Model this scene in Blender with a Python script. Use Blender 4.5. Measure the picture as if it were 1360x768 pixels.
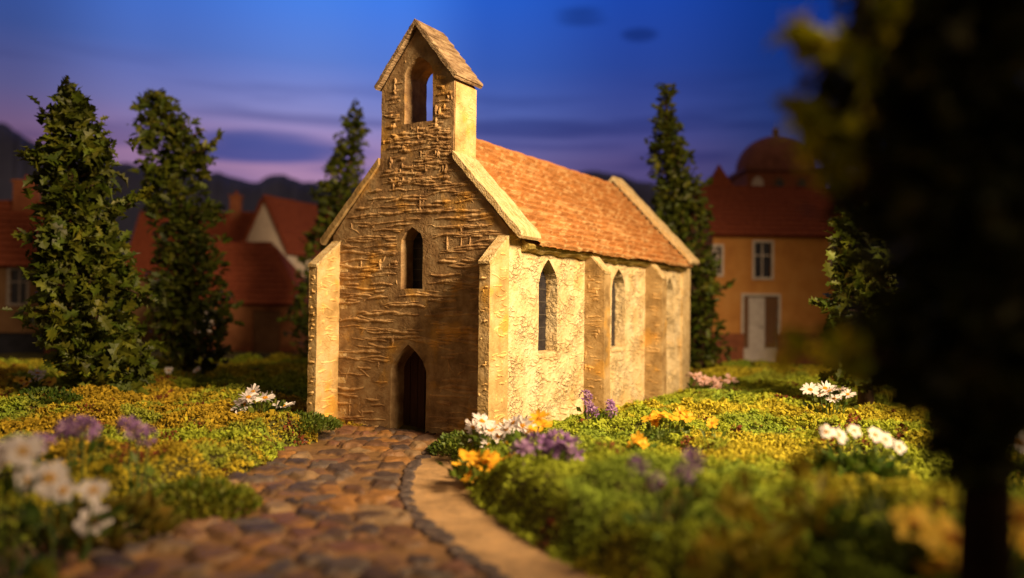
import bpy, bmesh, math, random
import numpy as np
from mathutils import Vector, Matrix
from mathutils.geometry import tessellate_polygon
for o in list(bpy.data.objects): bpy.data.objects.remove(o)
SC = bpy.context.scene
COL = SC.collection
R = math.radians

# ------------------------------------------------------------------ camera
CF, CP, CR, CY = 1094.2867, .0206, .0114, -.531
CPOS = np.array([13.7277, -18.0927, 3.3668])
FW = np.array([math.sin(CY)*math.cos(CP), math.cos(CY)*math.cos(CP), math.sin(CP)])
RT = np.array([math.cos(CY), -math.sin(CY), 0.0])
UP = np.cross(RT, FW)
cam = bpy.data.cameras.new('camera'); camo = bpy.data.objects.new('camera', cam); COL.objects.link(camo)
cam.sensor_width = 36; cam.sensor_fit = 'HORIZONTAL'
cam.lens = 36*CF/1360; cam.clip_start = .1; cam.clip_end = 2000
r2 = RT*math.cos(CR) - UP*(-math.sin(CR))*-1
# image roll: picture turned clockwise by CR
rr = RT*math.cos(CR) + UP*math.sin(CR)
uu = UP*math.cos(CR) - RT*math.sin(CR)
camo.matrix_world = Matrix(((rr[0], uu[0], -FW[0], CPOS[0]), (rr[1], uu[1], -FW[1], CPOS[1]), (rr[2], uu[2], -FW[2], CPOS[2]), (0, 0, 0, 1)))
cam.dof.use_dof = True; cam.dof.focus_distance = 21.3; cam.dof.aperture_fstop = .125; cam.dof.aperture_blades = 0
SC.camera = camo

def ray(px, py):
    dx, dy = px-680, py-384
    a = math.cos(CR)*dx + math.sin(CR)*dy; b = -math.sin(CR)*dx + math.cos(CR)*dy
    return FW + RT*a/CF - UP*b/CF
def at(px, py, D): return CPOS + ray(px, py)*D

# ------------------------------------------------------------------ sky, lamp, exposure
def nn(nt, t, **kw):
    n = nt.nodes.new(t)
    for k, v in kw.items(): setattr(n, k, v)
    return n
def ramp(nt, fac, stops, interp='LINEAR'):
    n = nt.nodes.new('ShaderNodeValToRGB'); cr = n.color_ramp; cr.interpolation = interp
    while len(cr.elements) < len(stops): cr.elements.new(.5)
    for e, (p, c) in zip(cr.elements, stops):
        e.position = p; e.color = (*c, 1) if len(c) == 3 else c
    nt.links.new(fac, n.inputs[0]); return n.outputs[0]
def mathn(nt, op, a, b=None, c=None, clamp=False):
    n = nt.nodes.new('ShaderNodeMath'); n.operation = op; n.use_clamp = clamp
    for i, v in enumerate((a, b, c)):
        if v is None: continue
        if isinstance(v, (int, float)): n.inputs[i].default_value = v
        else: nt.links.new(v, n.inputs[i])
    return n.outputs[0]
def mixc(nt, f, a, b, mode='MIX'):
    n = nt.nodes.new('ShaderNodeMix'); n.data_type = 'RGBA'; n.blend_type = mode
    for s, v in ((n.inputs[0], f), (n.inputs[6], a), (n.inputs[7], b)):
        if isinstance(v, (int, float)): s.default_value = v
        elif isinstance(v, tuple): s.default_value = (*v[:3], 1)
        else: nt.links.new(v, s)
    return n.outputs[2]

w = bpy.data.worlds.new('World'); SC.world = w; w.use_nodes = True
nt = w.node_tree; nt.nodes.clear()
tc = nn(nt, 'ShaderNodeTexCoord')
sx = nn(nt, 'ShaderNodeSeparateXYZ'); nt.links.new(tc.outputs['Generated'], sx.inputs[0])
# azimuth measured from +Y, clockwise; elevation as sine
az = mathn(nt, 'ARCTAN2', sx.outputs[0], sx.outputs[1])
el = sx.outputs[2]
base = ramp(nt, mathn(nt, 'MULTIPLY_ADD', el, 1.0, .02, True), [
    (.0, (.030, .030, .10)), (.10, (.22, .13, .28)), (.19, (.46, .26, .44)), (.24, (.25, .25, .56)), (.30, (.11, .21, .64)), (.37, (.06, .22, .82)), (.5, (.02, .08, .32)), (1, (.008, .02, .08))])
# soft cloud streaks low over the hills
mp = nn(nt, 'ShaderNodeCombineXYZ')
nt.links.new(mathn(nt, 'MULTIPLY', az, 4.0), mp.inputs[0]); nt.links.new(mathn(nt, 'MULTIPLY', el, 42.0), mp.inputs[1])
nz = nn(nt, 'ShaderNodeTexNoise'); nz.inputs['Scale'].default_value = 1.1; nz.inputs['Detail'].default_value = 4; nz.inputs['Roughness'].default_value = .45
nt.links.new(mp.outputs[0], nz.inputs['Vector'])
band = ramp(nt, mathn(nt, 'ADD', el, .0, None, True), [(.10, (0, 0, 0)), (.15, (1, 1, 1)), (.225, (.8, .8, .8)), (.28, (0, 0, 0))])
cl = ramp(nt, nz.outputs[0], [(.50, (0, 0, 0)), (.62, (1, 1, 1))])
c1 = mixc(nt, mathn(nt, 'MULTIPLY', mathn(nt, 'MULTIPLY', cl, band), .45), base, (.045, .065, .26))
def puff(a0, e0, wa, we, col, amt, src):
    da = mathn(nt, 'DIVIDE', mathn(nt, 'SUBTRACT', az, a0), wa); de = mathn(nt, 'DIVIDE', mathn(nt, 'SUBTRACT', el, e0), we)
    d = mathn(nt, 'ADD', mathn(nt, 'MULTIPLY', da, da), mathn(nt, 'MULTIPLY', de, de))
    m = mathn(nt, 'ADD', d, mathn(nt, 'MULTIPLY', mathn(nt, 'SUBTRACT', nz.outputs[0], .5), 2.2))
    k = ramp(nt, m, [(.1, (1, 1, 1)), (1, (0, 0, 0))], 'EASE')
    return mixc(nt, mathn(nt, 'MULTIPLY', k, amt), src, col)
def azel(px, py):
    d = ray(px, py); d = d/np.linalg.norm(d); return math.atan2(d[0], d[1]), d[2]
for (px, py, wx, wy, col, amt) in [(772, 22, 50, 16, (.02, .06, .26), .6), (850, 48, 28, 12, (.02, .06, .26), .6), (350, 197, 175, 24, (.03, .07, .30), .85), (690, 172, 190, 16, (.06, .07, .26), .6), (430, 160, 210, 8, (.07, .08, .27), .5)]:
    a, e = azel(px, py); a2, _ = azel(px+wx, py); _, e2 = azel(px, py-wy)
    c1 = puff(a, e, abs(a2-a), abs(e2-e), col, amt, c1)
# the backdrop is brightest left of centre and falls to night at the right
a0, _ = azel(470, 100); aR, _ = azel(1060, 100); aL, _ = azel(0, 100)
side = ramp(nt, mathn(nt, 'MULTIPLY_ADD', az, 1/(aR-aL), -aL/(aR-aL), True), [(0, (.40, .38, .44)), (.16, (.72, .72, .78)), (.36, (1, 1, 1)), (.46, (.85, .92, 1)), (.60, (.34, .48, .70)), (.8, (.20, .27, .48)), (1, (.07, .15, .30))], 'EASE')
c2 = mixc(nt, 1.0, c1, side, 'MULTIPLY')
# the evening glow is on this side only; the other half is an added warm fill that lightens facade and shadows
dt = nn(nt, 'ShaderNodeVectorMath', operation='DOT_PRODUCT'); nt.links.new(tc.outputs['Generated'], dt.inputs[0]); dt.inputs[1].default_value = (FW[0], FW[1], 0)
c2 = mixc(nt, ramp(nt, mathn(nt, 'MULTIPLY_ADD', dt.outputs['Value'], .5, .5, True), [(.55, (1, 1, 1)), (.80, (0, 0, 0))]), c2, (.17, .108, .062))
bg = nn(nt, 'ShaderNodeBackground'); nt.links.new(c2, bg.inputs[0]); bg.inputs[1].default_value = 1.0
wo = nn(nt, 'ShaderNodeOutputWorld'); nt.links.new(bg.outputs[0], wo.inputs[0])

ld = bpy.data.lights.new('studio_lamp', 'SPOT'); lo = bpy.data.objects.new('studio_lamp', ld); COL.objects.link(lo)
lo.location = (24.5, -5.6, 17.5)
tgt = Vector((0, 3.5, 4.2))
lo.rotation_euler = (tgt - lo.location).to_track_quat('-Z', 'Y').to_euler()
ld.energy = 88000; ld.color = (1.0, .70, .39); ld.spot_size = R(80); ld.spot_blend = .9; ld.shadow_soft_size = 3.6
SC.view_settings.view_transform = 'Standard'; SC.view_settings.look = 'None'; SC.view_settings.exposure = 0; SC.view_settings.gamma = 1
SC.render.engine = 'CYCLES'

# ------------------------------------------------------------------ helpers
def tag(o, label=None, cat=None, group=None, kind=None):
    for k, v in (('label', label), ('category', cat), ('group', group), ('kind', kind)):
        if v: o[k] = v
    return o
def empty(name, loc, rz=0):
    o = bpy.data.objects.new(name, None); COL.objects.link(o); o.location = tuple(float(v) for v in loc); o.rotation_euler = (0, 0, rz); o.empty_display_size = .2
    return o
class MB:
    def __init__(s): s.v = []; s.f = []; s.c = []; s.n = 0
    def add(s, vs, fs, col=None):
        s.v.extend(tuple(map(float, p)) for p in vs); s.f.extend(tuple(i+s.n for i in f) for f in fs)
        s.c.extend([col or (1, 1, 1)]*len(vs)); s.n += len(vs)
    def box(s, a, b, col=None):
        (x0, y0, z0), (x1, y1, z1) = a, b
        s.add([(x0,y0,z0),(x1,y0,z0),(x1,y1,z0),(x0,y1,z0),(x0,y0,z1),(x1,y0,z1),(x1,y1,z1),(x0,y1,z1)], [(3,2,1,0),(4,5,6,7),(0,1,5,4),(1,2,6,5),(2,3,7,6),(3,0,4,7)], col)
    def prism(s, poly, ax, lo_, hi, col=None):
        # poly of 2-D points, extruded along axis ax from lo_ to hi
        def P(p, t):
            q = [p[0], p[1]]; q.insert(ax, t); return tuple(q)
        n = len(poly)
        s.add([P(p, lo_) for p in poly]+[P(p, hi) for p in poly], [tuple(range(n))[::-1], tuple(range(n, 2*n))]+[(i, (i+1) % n, n+(i+1) % n, n+i) for i in range(n)], col)
    def tube(s, pts, rad, seg=6, col=None, cap=True):
        pts = [Vector(p) for p in pts]; vs = []; fs = []
        rad = rad if isinstance(rad, (list, tuple)) else [rad]*len(pts)
        for i, p in enumerate(pts):
            t = (pts[min(i+1, len(pts)-1)]-pts[max(i-1, 0)]).normalized()
            a = t.cross(Vector((.31, .2, .93))); a = a.normalized() if a.length > 1e-4 else Vector((1, 0, 0)); b = t.cross(a)
            for k in range(seg):
                an = 2*math.pi*k/seg; vs.append(p+a*math.cos(an)*rad[i]+b*math.sin(an)*rad[i])
        for i in range(len(pts)-1):
            for k in range(seg): fs.append((i*seg+k, i*seg+(k+1) % seg, (i+1)*seg+(k+1) % seg, (i+1)*seg+k))
        if cap: fs += [tuple(range(seg))[::-1], tuple((len(pts)-1)*seg+k for k in range(seg))]
        s.add(vs, fs, col)
    def build(s, name, m, parent=None, smooth=False, recalc=False, loc=None):
        me = bpy.data.meshes.new(name); me.from_pydata(s.v, [], s.f)
        at_ = me.color_attributes.new('Col', 'FLOAT_COLOR', 'POINT')
        at_.data.foreach_set('color', np.hstack([np.array(s.c, dtype=np.float32).reshape(-1, 3), np.ones((len(s.c), 1), np.float32)]).ravel())
        if recalc:
            bm = bmesh.new(); bm.from_mesh(me); bmesh.ops.recalc_face_normals(bm, faces=bm.faces); bm.to_mesh(me); bm.free()
        me.materials.append(m)
        if smooth: me.polygons.foreach_set('use_smooth', [True]*len(me.polygons))
        me.update()
        o = bpy.data.objects.new(name, me); COL.objects.link(o)
        if parent: o.parent = parent
        if loc is not None: o.location = tuple(float(v) for v in loc)
        return o
def npmesh(name, V, F, C, m, parent=None, smooth=False):
    """V (n,3), F (m,k) constant k"""
    me = bpy.data.meshes.new(name); k = F.shape[1]
    me.vertices.add(len(V)); me.vertices.foreach_set('co', V.astype(np.float32).ravel())
    me.loops.add(F.size); me.loops.foreach_set('vertex_index', F.astype(np.int32).ravel())
    me.polygons.add(len(F)); me.polygons.foreach_set('loop_start', np.arange(0, F.size, k, dtype=np.int32)); me.polygons.foreach_set('loop_total', np.full(len(F), k, np.int32))
    me.update(calc_edges=True)
    if C is not None:
        a = me.color_attributes.new('Col', 'FLOAT_COLOR', 'POINT'); a.data.foreach_set('color', np.hstack([C, np.ones((len(C), 1))]).astype(np.float32).ravel())
    me.polygons.foreach_set('use_smooth', np.full(len(F), smooth)); me.materials.append(m)
    me.validate(); o = bpy.data.objects.new(name, me); COL.objects.link(o)
    if parent: o.parent = parent
    return o
_rs = np.random.RandomState(5); _T = _rs.rand(256, 256)
def vnoise(x, y):
    x = np.asarray(x, float); y = np.asarray(y, float); xi = np.floor(x).astype(int); yi = np.floor(y).astype(int); fx = x-xi; fy = y-yi
    fx = fx*fx*(3-2*fx); fy = fy*fy*(3-2*fy); g = lambda a, b: _T[a % 256, b % 256]
    return (g(xi, yi)*(1-fx)+g(xi+1, yi)*fx)*(1-fy)+(g(xi, yi+1)*(1-fx)+g(xi+1, yi+1)*fx)*fy
def fbm(x, y, o=3): return sum(vnoise(x*2**i+17*i, y*2**i+31*i)/2**i for i in range(o))/sum(1/2**i for i in range(o))

def mat(name, cols, scale=3, rough=.8, bump=.3, bscale=None, attr=False, dist=.05, stretch=(1, 1, 1), spec=.3, crack=0, cscale=3, ccol=(.05, .03, .02), sss=0, transl=0, ochre=0):
    m = bpy.data.materials.new(name); m.use_nodes = True; nt = m.node_tree; nt.nodes.clear()
    out = nn(nt, 'ShaderNodeOutputMaterial'); p = nn(nt, 'ShaderNodeBsdfPrincipled'); nt.links.new(p.outputs[0], out.inputs[0])
    tc = nn(nt, 'ShaderNodeTexCoord'); mp = nn(nt, 'ShaderNodeMapping'); nt.links.new(tc.outputs['Object'], mp.inputs[0]); mp.inputs['Scale'].default_value = stretch
    n1 = nn(nt, 'ShaderNodeTexNoise'); n1.inputs['Scale'].default_value = scale; n1.inputs['Detail'].default_value = 7; n1.inputs['Roughness'].default_value = .62; nt.links.new(mp.outputs[0], n1.inputs[0])
    k = len(cols); c = ramp(nt, n1.outputs[0], [(.33+.34*i/max(1, k-1), cc) for i, cc in enumerate(cols)])
    if ochre:
        n3 = nn(nt, 'ShaderNodeTexNoise'); n3.inputs['Scale'].default_value = .9; n3.inputs['Detail'].default_value = 5; nt.links.new(tc.outputs['Object'], n3.inputs[0])
        c = mixc(nt, mathn(nt, 'MULTIPLY', ramp(nt, n3.outputs[0], [(.55, (0, 0, 0)), (.63, (1, 1, 1))]), ochre), c, (.62, .33, .045))
    if attr:
        a = nn(nt, 'ShaderNodeAttribute'); a.attribute_name = 'Col'; c = mixc(nt, 1.0, c, a.outputs[0], 'MULTIPLY')
    h = nn(nt, 'ShaderNodeTexNoise'); h.inputs['Scale'].default_value = bscale or scale*6; h.inputs['Detail'].default_value = 6; nt.links.new(mp.outputs[0], h.inputs[0]); hh = h.outputs[0]
    if crack:
        nd = nn(nt, 'ShaderNodeTexNoise'); nd.inputs['Scale'].default_value = 2.3; nd.inputs['Detail'].default_value = 5; nt.links.new(tc.outputs['Object'], nd.inputs[0])
        vm = nn(nt, 'ShaderNodeVectorMath', operation='MULTIPLY_ADD'); nt.links.new(nd.outputs['Color'], vm.inputs[0]); vm.inputs[1].default_value = (.7, .7, .7); nt.links.new(tc.outputs['Object'], vm.inputs[2])
        mp2 = nn(nt, 'ShaderNodeMapping'); nt.links.new(vm.outputs[0], mp2.inputs[0]); mp2.inputs['Scale'].default_value = (1, 1, 2.1)
        vo = nn(nt, 'ShaderNodeTexVoronoi'); vo.feature = 'DISTANCE_TO_EDGE'; vo.inputs['Scale'].default_value = cscale; nt.links.new(mp2.outputs[0], vo.inputs[0])
        nk = nn(nt, 'ShaderNodeTexNoise'); nk.inputs['Scale'].default_value = 1.6; nk.inputs['Detail'].default_value = 3; nt.links.new(tc.outputs['Object'], nk.inputs[0])
        gate = ramp(nt, nk.outputs[0], [(.44, (0, 0, 0)), (.60, (1, 1, 1))])
        cm = mathn(nt, 'MULTIPLY', ramp(nt, vo.outputs[0], [(.0, (1, 1, 1)), (.028, (0, 0, 0))]), gate)
        c = mixc(nt, mathn(nt, 'MULTIPLY', cm, crack), c, ccol)
        soft = ramp(nt, vo.outputs[0], [(0, (0, 0, 0)), (.12, (1, 1, 1))])
        hh = mathn(nt, 'ADD', mathn(nt, 'MULTIPLY', hh, 1.0), mathn(nt, 'MULTIPLY', mathn(nt, 'MULTIPLY', soft, gate), .6))
    nt.links.new(c, p.inputs['Base Color']); p.inputs['Roughness'].default_value = rough; p.inputs['Specular IOR Level'].default_value = spec
    if sss: p.inputs['Subsurface Weight'].default_value = sss; p.inputs['Subsurface Radius'].default_value = (.3, .2, .1)
    if bump:
        b = nn(nt, 'ShaderNodeBump'); b.inputs['Strength'].default_value = bump; b.inputs['Distance'].default_value = dist; nt.links.new(hh, b.inputs['Height']); nt.links.new(b.outputs[0], p.inputs['Normal'])
    if transl:
        tr = nn(nt, 'ShaderNodeBsdfTranslucent'); nt.links.new(c, tr.inputs[0]); mx = nn(nt, 'ShaderNodeMixShader'); mx.inputs[0].default_value = transl
        nt.links.new(p.outputs[0], mx.inputs[1]); nt.links.new(tr.outputs[0], mx.inputs[2]); nt.links.new(mx.outputs[0], out.inputs[0])
    return m
M = {}
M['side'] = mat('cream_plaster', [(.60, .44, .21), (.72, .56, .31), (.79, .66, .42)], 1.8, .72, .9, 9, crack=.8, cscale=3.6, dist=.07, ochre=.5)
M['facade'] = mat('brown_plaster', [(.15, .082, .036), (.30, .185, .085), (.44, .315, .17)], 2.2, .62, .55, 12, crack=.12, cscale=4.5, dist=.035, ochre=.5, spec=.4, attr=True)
M['buttress'] = mat('ochre_plaster', [(.34, .22, .08), (.56, .38, .16), (.66, .49, .26)], 1.7, .7, .5, 12, crack=.3, cscale=3, dist=.035, ochre=.8, attr=True)
M['facade2'] = mat('shade_tan_plaster', [(.19, .12, .045), (.34, .225, .095), (.47, .34, .165)], 2.0, .68, .55, 12, crack=.2, cscale=4, dist=.03, ochre=.5, attr=True)  # darker plaster, with the shade of the side buttress fronts painted in
M['coping'] = mat('coping_plaster', [(.45, .30, .11), (.68, .50, .25), (.76, .61, .36)], 4, .75, .8, 22, stretch=(1, 2.5, 1), dist=.05, crack=.3, cscale=5)
M['bellroof'] = mat('aged_slate_board', [(.14, .085, .045), (.30, .20, .11), (.46, .34, .20)], 4, .7, .9, 10, stretch=(1, .6, 2.5), dist=.07)
M['tile'] = mat('terracotta_sheet', [(.75, .68, .60), (.97, .95, .9), (1, 1, 1)], 3.5, .75, .6, 16, attr=True, dist=.04)
M['cornice'] = mat('mossy_cornice', [(.16, .12, .03), (.34, .25, .06), (.52, .38, .16)], 3, .85, .9, 12, dist=.06)
M['door'] = mat('dark_door_wood', [(.030, .010, .006), (.06, .022, .012)], 2, .6, .6, 10, stretch=(6, 6, .5))
M['glass'] = mat('dark_leaded_glass', [(.012, .012, .018), (.03, .028, .035)], 3, .35, .3, 8)
M['lead'] = mat('lead_strip', [(.06, .05, .05), (.09, .08, .07)], 5, .6, .2)
M['debris'] = mat('dark_rubble', [(.03, .018, .012), (.12, .075, .045)], 5, .9, .8, 20)

# ------------------------------------------------------------------ ground
LE = [(-3.6, -.6), (-1.9, -1.7), (-1.0, -2.6), (-.9, -3.8), (.1, -5.1), (1.0, -7.6), (1.6, -9.6), (2.2, -11.6), (3.3, -14.5)]
RE = [(2.0, -.5), (2.5, -1.8), (3.9, -3.7), (5.7, -5.8), (7.9, -7.6), (9.9, -8.8), (12.5, -10), (17, -12)]
KL = [(1.75, -1.3), (2.1, -2.0), (2.55, -3.1), (3.2, -4.3), (3.95, -5.4), (4.9, -6.5), (6.1, -7.6), (7.7, -8.7), (9.3, -9.6), (11.2, -10.6)]
PATH = np.array(LE + [(10, -17), (17, -17)] + RE[::-1] + [(0, .4)])
def inpoly(x, y, P):
    r = np.zeros(x.shape, bool); n = len(P)
    for i in range(n):
        (x0, y0), (x1, y1) = P[i], P[(i+1) % n]
        c = ((y0 > y) != (y1 > y)) & (x < (x1-x0)*(y-y0)/(y1-y0+1e-12)+x0); r ^= c
    return r
def dpoly(x, y, P, closed=True):
    d = np.full(x.shape, 1e9); n = len(P)
    for i in range(n if closed else n-1):
        a = np.array(P[i]); b = np.array(P[(i+1) % n]); ab = b-a; t = np.clip(((x-a[0])*ab[0]+(y-a[1])*ab[1])/(ab@ab), 0, 1)
        d = np.minimum(d, np.hypot(x-a[0]-t*ab[0], y-a[1]-t*ab[1]))
    return d
def ssm(t): t = np.clip(t, 0, 1); return t*t*(3-2*t)
def ground(x, y):
    x = np.asarray(x, float); y = np.asarray(y, float)
    ins = inpoly(x, y, PATH); d = dpoly(x, y, PATH); d = np.where(ins, 0, d)
    r = np.hypot(x, y)
    edge = ssm(d/.65)
    lum = .36+.40*(fbm(x*.33+4, y*.33+9, 2)-.4)+.30*(vnoise(x*.9, y*.9)-.5)+.10*(vnoise(x*2.6+3, y*2.6)-.5)
    # calm next to the chapel walls
    dc = np.maximum(np.maximum(np.abs(x)-3.4, 0), np.maximum(np.maximum(-1.2-y, y-14.5), 0)); calm = ssm(dc/1.6)
    lum = np.where(True, lum*(.25+.75*calm), lum)
    z = -.16+edge*(.10+lum)
    z = z+ssm((r-24)/25)*.3
    # right bank is a little higher, left bank lower behind
    z = z+.22*edge*ssm((x-5)/4)*ssm((-y-1)/4)
    far = ssm((r-60)/60); return z*(1-far)+far*(-2.5)
def axis(lo_, hi, n, ext):
    a = np.linspace(lo_, hi, n); s = (hi-lo_)/(n-1); L = [lo_]; R_ = [hi]; k = s
    while L[-1] > -ext: k *= 1.25; L.append(L[-1]-k)
    while R_[-1] < ext: k2 = (R_[-1]-hi)*.25+s*1.25; R_.append(R_[-1]+k2)
    return np.array(L[:0:-1]+list(a)+R_[1:])
gx = axis(-19, 19, 250, 700); gy = axis(-18, 22, 260, 700)
X, Y = np.meshgrid(gx, gy); Z = ground(X, Y)
V = np.stack([X.ravel(), Y.ravel(), Z.ravel()], 1); nx, ny = len(gx), len(gy)
I = np.arange(nx*ny).reshape(ny, nx); F = np.stack([I[:-1, :-1], I[:-1, 1:], I[1:, 1:], I[1:, :-1]], -1).reshape(-1, 4)
M['soil'] = mat('mossy_soil', [(.03, .022, .008), (.075, .07, .015), (.13, .10, .02)], 1.2, .95, .9, 14, dist=.08)
tag(npmesh('ground', V, F, None, M['soil'], smooth=True), kind='structure')

# cobbled path: rounded stones bedded in tan sand
def cobbles():
    sp = .045; xs = np.arange(-4, 16, sp); ys = np.arange(-16.5, .1, sp); X, Y = np.meshgrid(xs, ys)
    keep = inpoly(X, Y, PATH) | (dpoly(X, Y, PATH) < .3)
    # stay clear of the chapel floor, right of the kerb is bare sand
    kd = dpoly(X, Y, KL, False)
    KP = np.array(KL + [(16, -12), (16, 1), (1.7, 1)]); sand = inpoly(X, Y, KP)
    rs = np.random.RandomState(3); best = np.full(X.shape, 9.); sec = np.full(X.shape, 9.); bid = np.zeros(X.shape, int)
    cw, ch = .62, .46; i0 = np.floor(X/cw).astype(int); j0 = np.floor(Y/ch).astype(int)
    jt = rs.rand(128, 128, 4)
    wx = X+.30*(vnoise(X*2.4, Y*2.4)-.5)+.12*(vnoise(X*7, Y*7)-.5); wy = Y+.30*(vnoise(X*2.4+50, Y*2.4)-.5)+.12*(vnoise(X*7, Y*7+9)-.5)
    for di in (-1, 0, 1):
        for dj in (-1, 0, 1):
            a = i0+di; b = j0+dj; q = jt[a % 128, b % 128]
            px = (a+.5*(b % 2)*.9+.5+(q[..., 0]-.5)*.7)*cw; py = (b+.5+(q[..., 1]-.5)*.7)*ch
            d = np.hypot((wx-px), (wy-py)*1.2); nb = d < best
            sec = np.where(nb, best, np.minimum(sec, d)); bid = np.where(nb, (a % 128)*128+(b % 128), bid); best = np.where(nb, d, best)
    e = sec-best; q = jt.reshape(-1, 4)[bid]
    miss = q[..., 3] < .16
    st = ssm(e/(.12+.08*q[..., 2]))*(~miss)*(~sand)*ssm((kd-.10)/.12)
    z = -.135+.02*(fbm(X*1.2, Y*1.2)-.5)*2+.012*(vnoise(X*9, Y*9)-.5)+st*(.04+.085*q[..., 2])+st*.03*(vnoise(X*6, Y*6+5)-.5)+st*.10*((wx/cw)%1-.5)*(q[..., 0]-.5)
    z = np.where(sand, z+.03, z)
    # rough ledge steps right in front of the door
    z += .05*ssm((Y+1.6)/.8)*(vnoise(X*1.5, Y*7)-.4)*(~sand)
    pal = np.array([(.11, .055, .03), (.17, .09, .045), (.075, .045, .032), (.10, .075, .062), (.24, .115, .035), (.14, .065, .04), (.06, .042, .04), (.20, .13, .07)])
    ci = (q[..., 2]*97+q[..., 3]*53).astype(int) % len(pal); c = pal[ci]
    sandc = np.where(sand[..., None], np.array([.40, .25, .12]), np.array([.20, .11, .045]))*(.65+.6*fbm(X*2.5, Y*2.5))[..., None]
    c = c*(.7+.6*fbm(X*5, Y*5+3))[..., None]
    mixm = ssm(st*1.6)[..., None]; C = sandc*(1-mixm)+c*mixm
    I = np.arange(X.size).reshape(X.shape); F = np.stack([I[:-1, :-1], I[:-1, 1:], I[1:, 1:], I[1:, :-1]], -1); kk = keep[:-1, :-1] & keep[1:, 1:] & ~((np.abs(X[:-1, :-1]) < 3) & (Y[:-1, :-1] > 0.02))
    F = F[kk]; V = np.stack([X.ravel(), Y.ravel(), z.ravel()], 1); C = C.reshape(-1, 3)
    u, inv = np.unique(F.ravel(), return_inverse=True)
    return npmesh('path', V[u], inv.reshape(-1, 4), C[u], M['cobble'], smooth=True)
M['cobble'] = mat('painted_cobble', [(.7, .7, .7), (1, 1, 1), (1.15, 1.1, 1.0)], 6, .55, .6, 25, attr=True, dist=.02, spec=.45)
tag(cobbles(), kind='structure')

# kerb stones along the cobbles
M['kerb'] = mat('dark_kerb_stone', [(.035, .028, .028), (.075, .055, .05), (.13, .09, .07)], 4, .6, .6, 20, dist=.03, spec=.4)
rk = random.Random(4)
pts = []
for i in range(len(KL)-1):
    a, b = Vector(KL[i]), Vector(KL[i+1]); n = max(1, round((b-a).length/.5))
    for k in range(n): pts.append((a.lerp(b, (k+.5)/n), (b-a).to_2d().normalized()))
for p, t in pts:
    mb = MB(); L, W_, H = rk.uniform(.16, .27), rk.uniform(.12, .19), rk.uniform(.05, .085)
    bm = bmesh.new(); bmesh.ops.create_icosphere(bm, subdivisions=3, radius=1)
    for v in bm.verts:
        c = v.co; s = (abs(c.x)**2.8+abs(c.y)**2.8+abs(c.z)**2.8)**(-1/2.8); n = 1+.22*(math.sin(c.x*3+p.x*7)*math.cos(c.y*4+p.y*5))+rk.uniform(-.03, .03)
        v.co = Vector((c.x*s*L*n, c.y*s*W_*n, c.z*s*H))
    me = bpy.data.meshes.new('kerb_stone'); bm.to_mesh(me); bm.free(); me.materials.append(M['kerb']); me.polygons.foreach_set('use_smooth', [True]*len(me.polygons))
    o = bpy.data.objects.new('kerb_stone', me); COL.objects.link(o); o.location = (p.x+rk.uniform(-.04, .04), p.y+rk.uniform(-.04, .04), -.128); o.rotation_euler = (rk.uniform(-.1, .1), rk.uniform(-.1, .1), math.atan2(t.y, t.x)+rk.uniform(-.15, .15))
    tag(o, 'small dark rounded stone in the curving edge line between cobbles and sand strip', 'kerb stone', 'dark kerb stones edging the cobbled path')

# ------------------------------------------------------------------ chapel
chapel = empty('chapel', (0, 0, -.2)); tag(chapel, 'small cream stone chapel with terracotta roof, bellcote and narrow pointed windows', 'chapel')
chapel_loc = Vector((0, 0, -.2))
rng = random.Random(11)
def arch(cx, z0, w_, zs, zt, n=7, e=2.1):
    """pointed arch outline, w_ half width, zs spring, zt apex; counter-clockwise from bottom left"""
    P = [(cx-w_, z0), (cx+w_, z0), (cx+w_, zs)]
    for i in range(1, n):
        t = i/n; P.append((cx+w_*(1-t**e), zs+(zt-zs)*t))
    P.append((cx, zt))
    for i in range(n-1, 0, -1):
        t = i/n; P.append((cx-w_*(1-t**e), zs+(zt-zs)*t))
    P.append((cx-w_, zs)); return P
def dens(P, step=.22, j=.012):
    Q = []
    for i, a in enumerate(P):
        b = P[(i+1) % len(P)]; n = max(1, int(math.hypot(b[0]-a[0], b[1]-a[1])/step))
        for k in range(n):
            t = k/n; Q.append((a[0]+(b[0]-a[0])*t+rng.uniform(-j, j), a[1]+(b[1]-a[1])*t+rng.uniform(-j, j)))
    return Q
def wall(mb, outline, holes, fn, d0, d1, j=.012):
    """flat wall with holes; fn(u,v,d) -> xyz; d0 front, d1 back"""
    loops = [dens(outline, j=j)]+[dens(h, j=j) for h in holes]
    tri = tessellate_polygon([[Vector((p[0], p[1], 0)) for p in l] for l in loops])
    flat = [p for l in loops for p in l]; n = len(flat)
    vs = [fn(p[0], p[1], d0) for p in flat]+[fn(p[0], p[1], d1) for p in flat]
    fs = [tuple(t) for t in tri]+[tuple(i+n for i in t[::-1]) for t in tri]
    s = 0
    for l in loops:
        k = len(l)
        for i in range(k): a, b = s+i, s+(i+1) % k; fs.append((a, b, b+n, a+n))
        s += k
    mb.add(vs, fs)
def pin(p, P):
    x, y = p; r = False
    for i in range(len(P)):
        (x0, y0), (x1, y1) = P[i], P[(i+1) % len(P)]
        if ((y0 > y) != (y1 > y)) and x < (x1-x0)*(y-y0)/(y1-y0)+x0: r = not r
    return r
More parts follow.
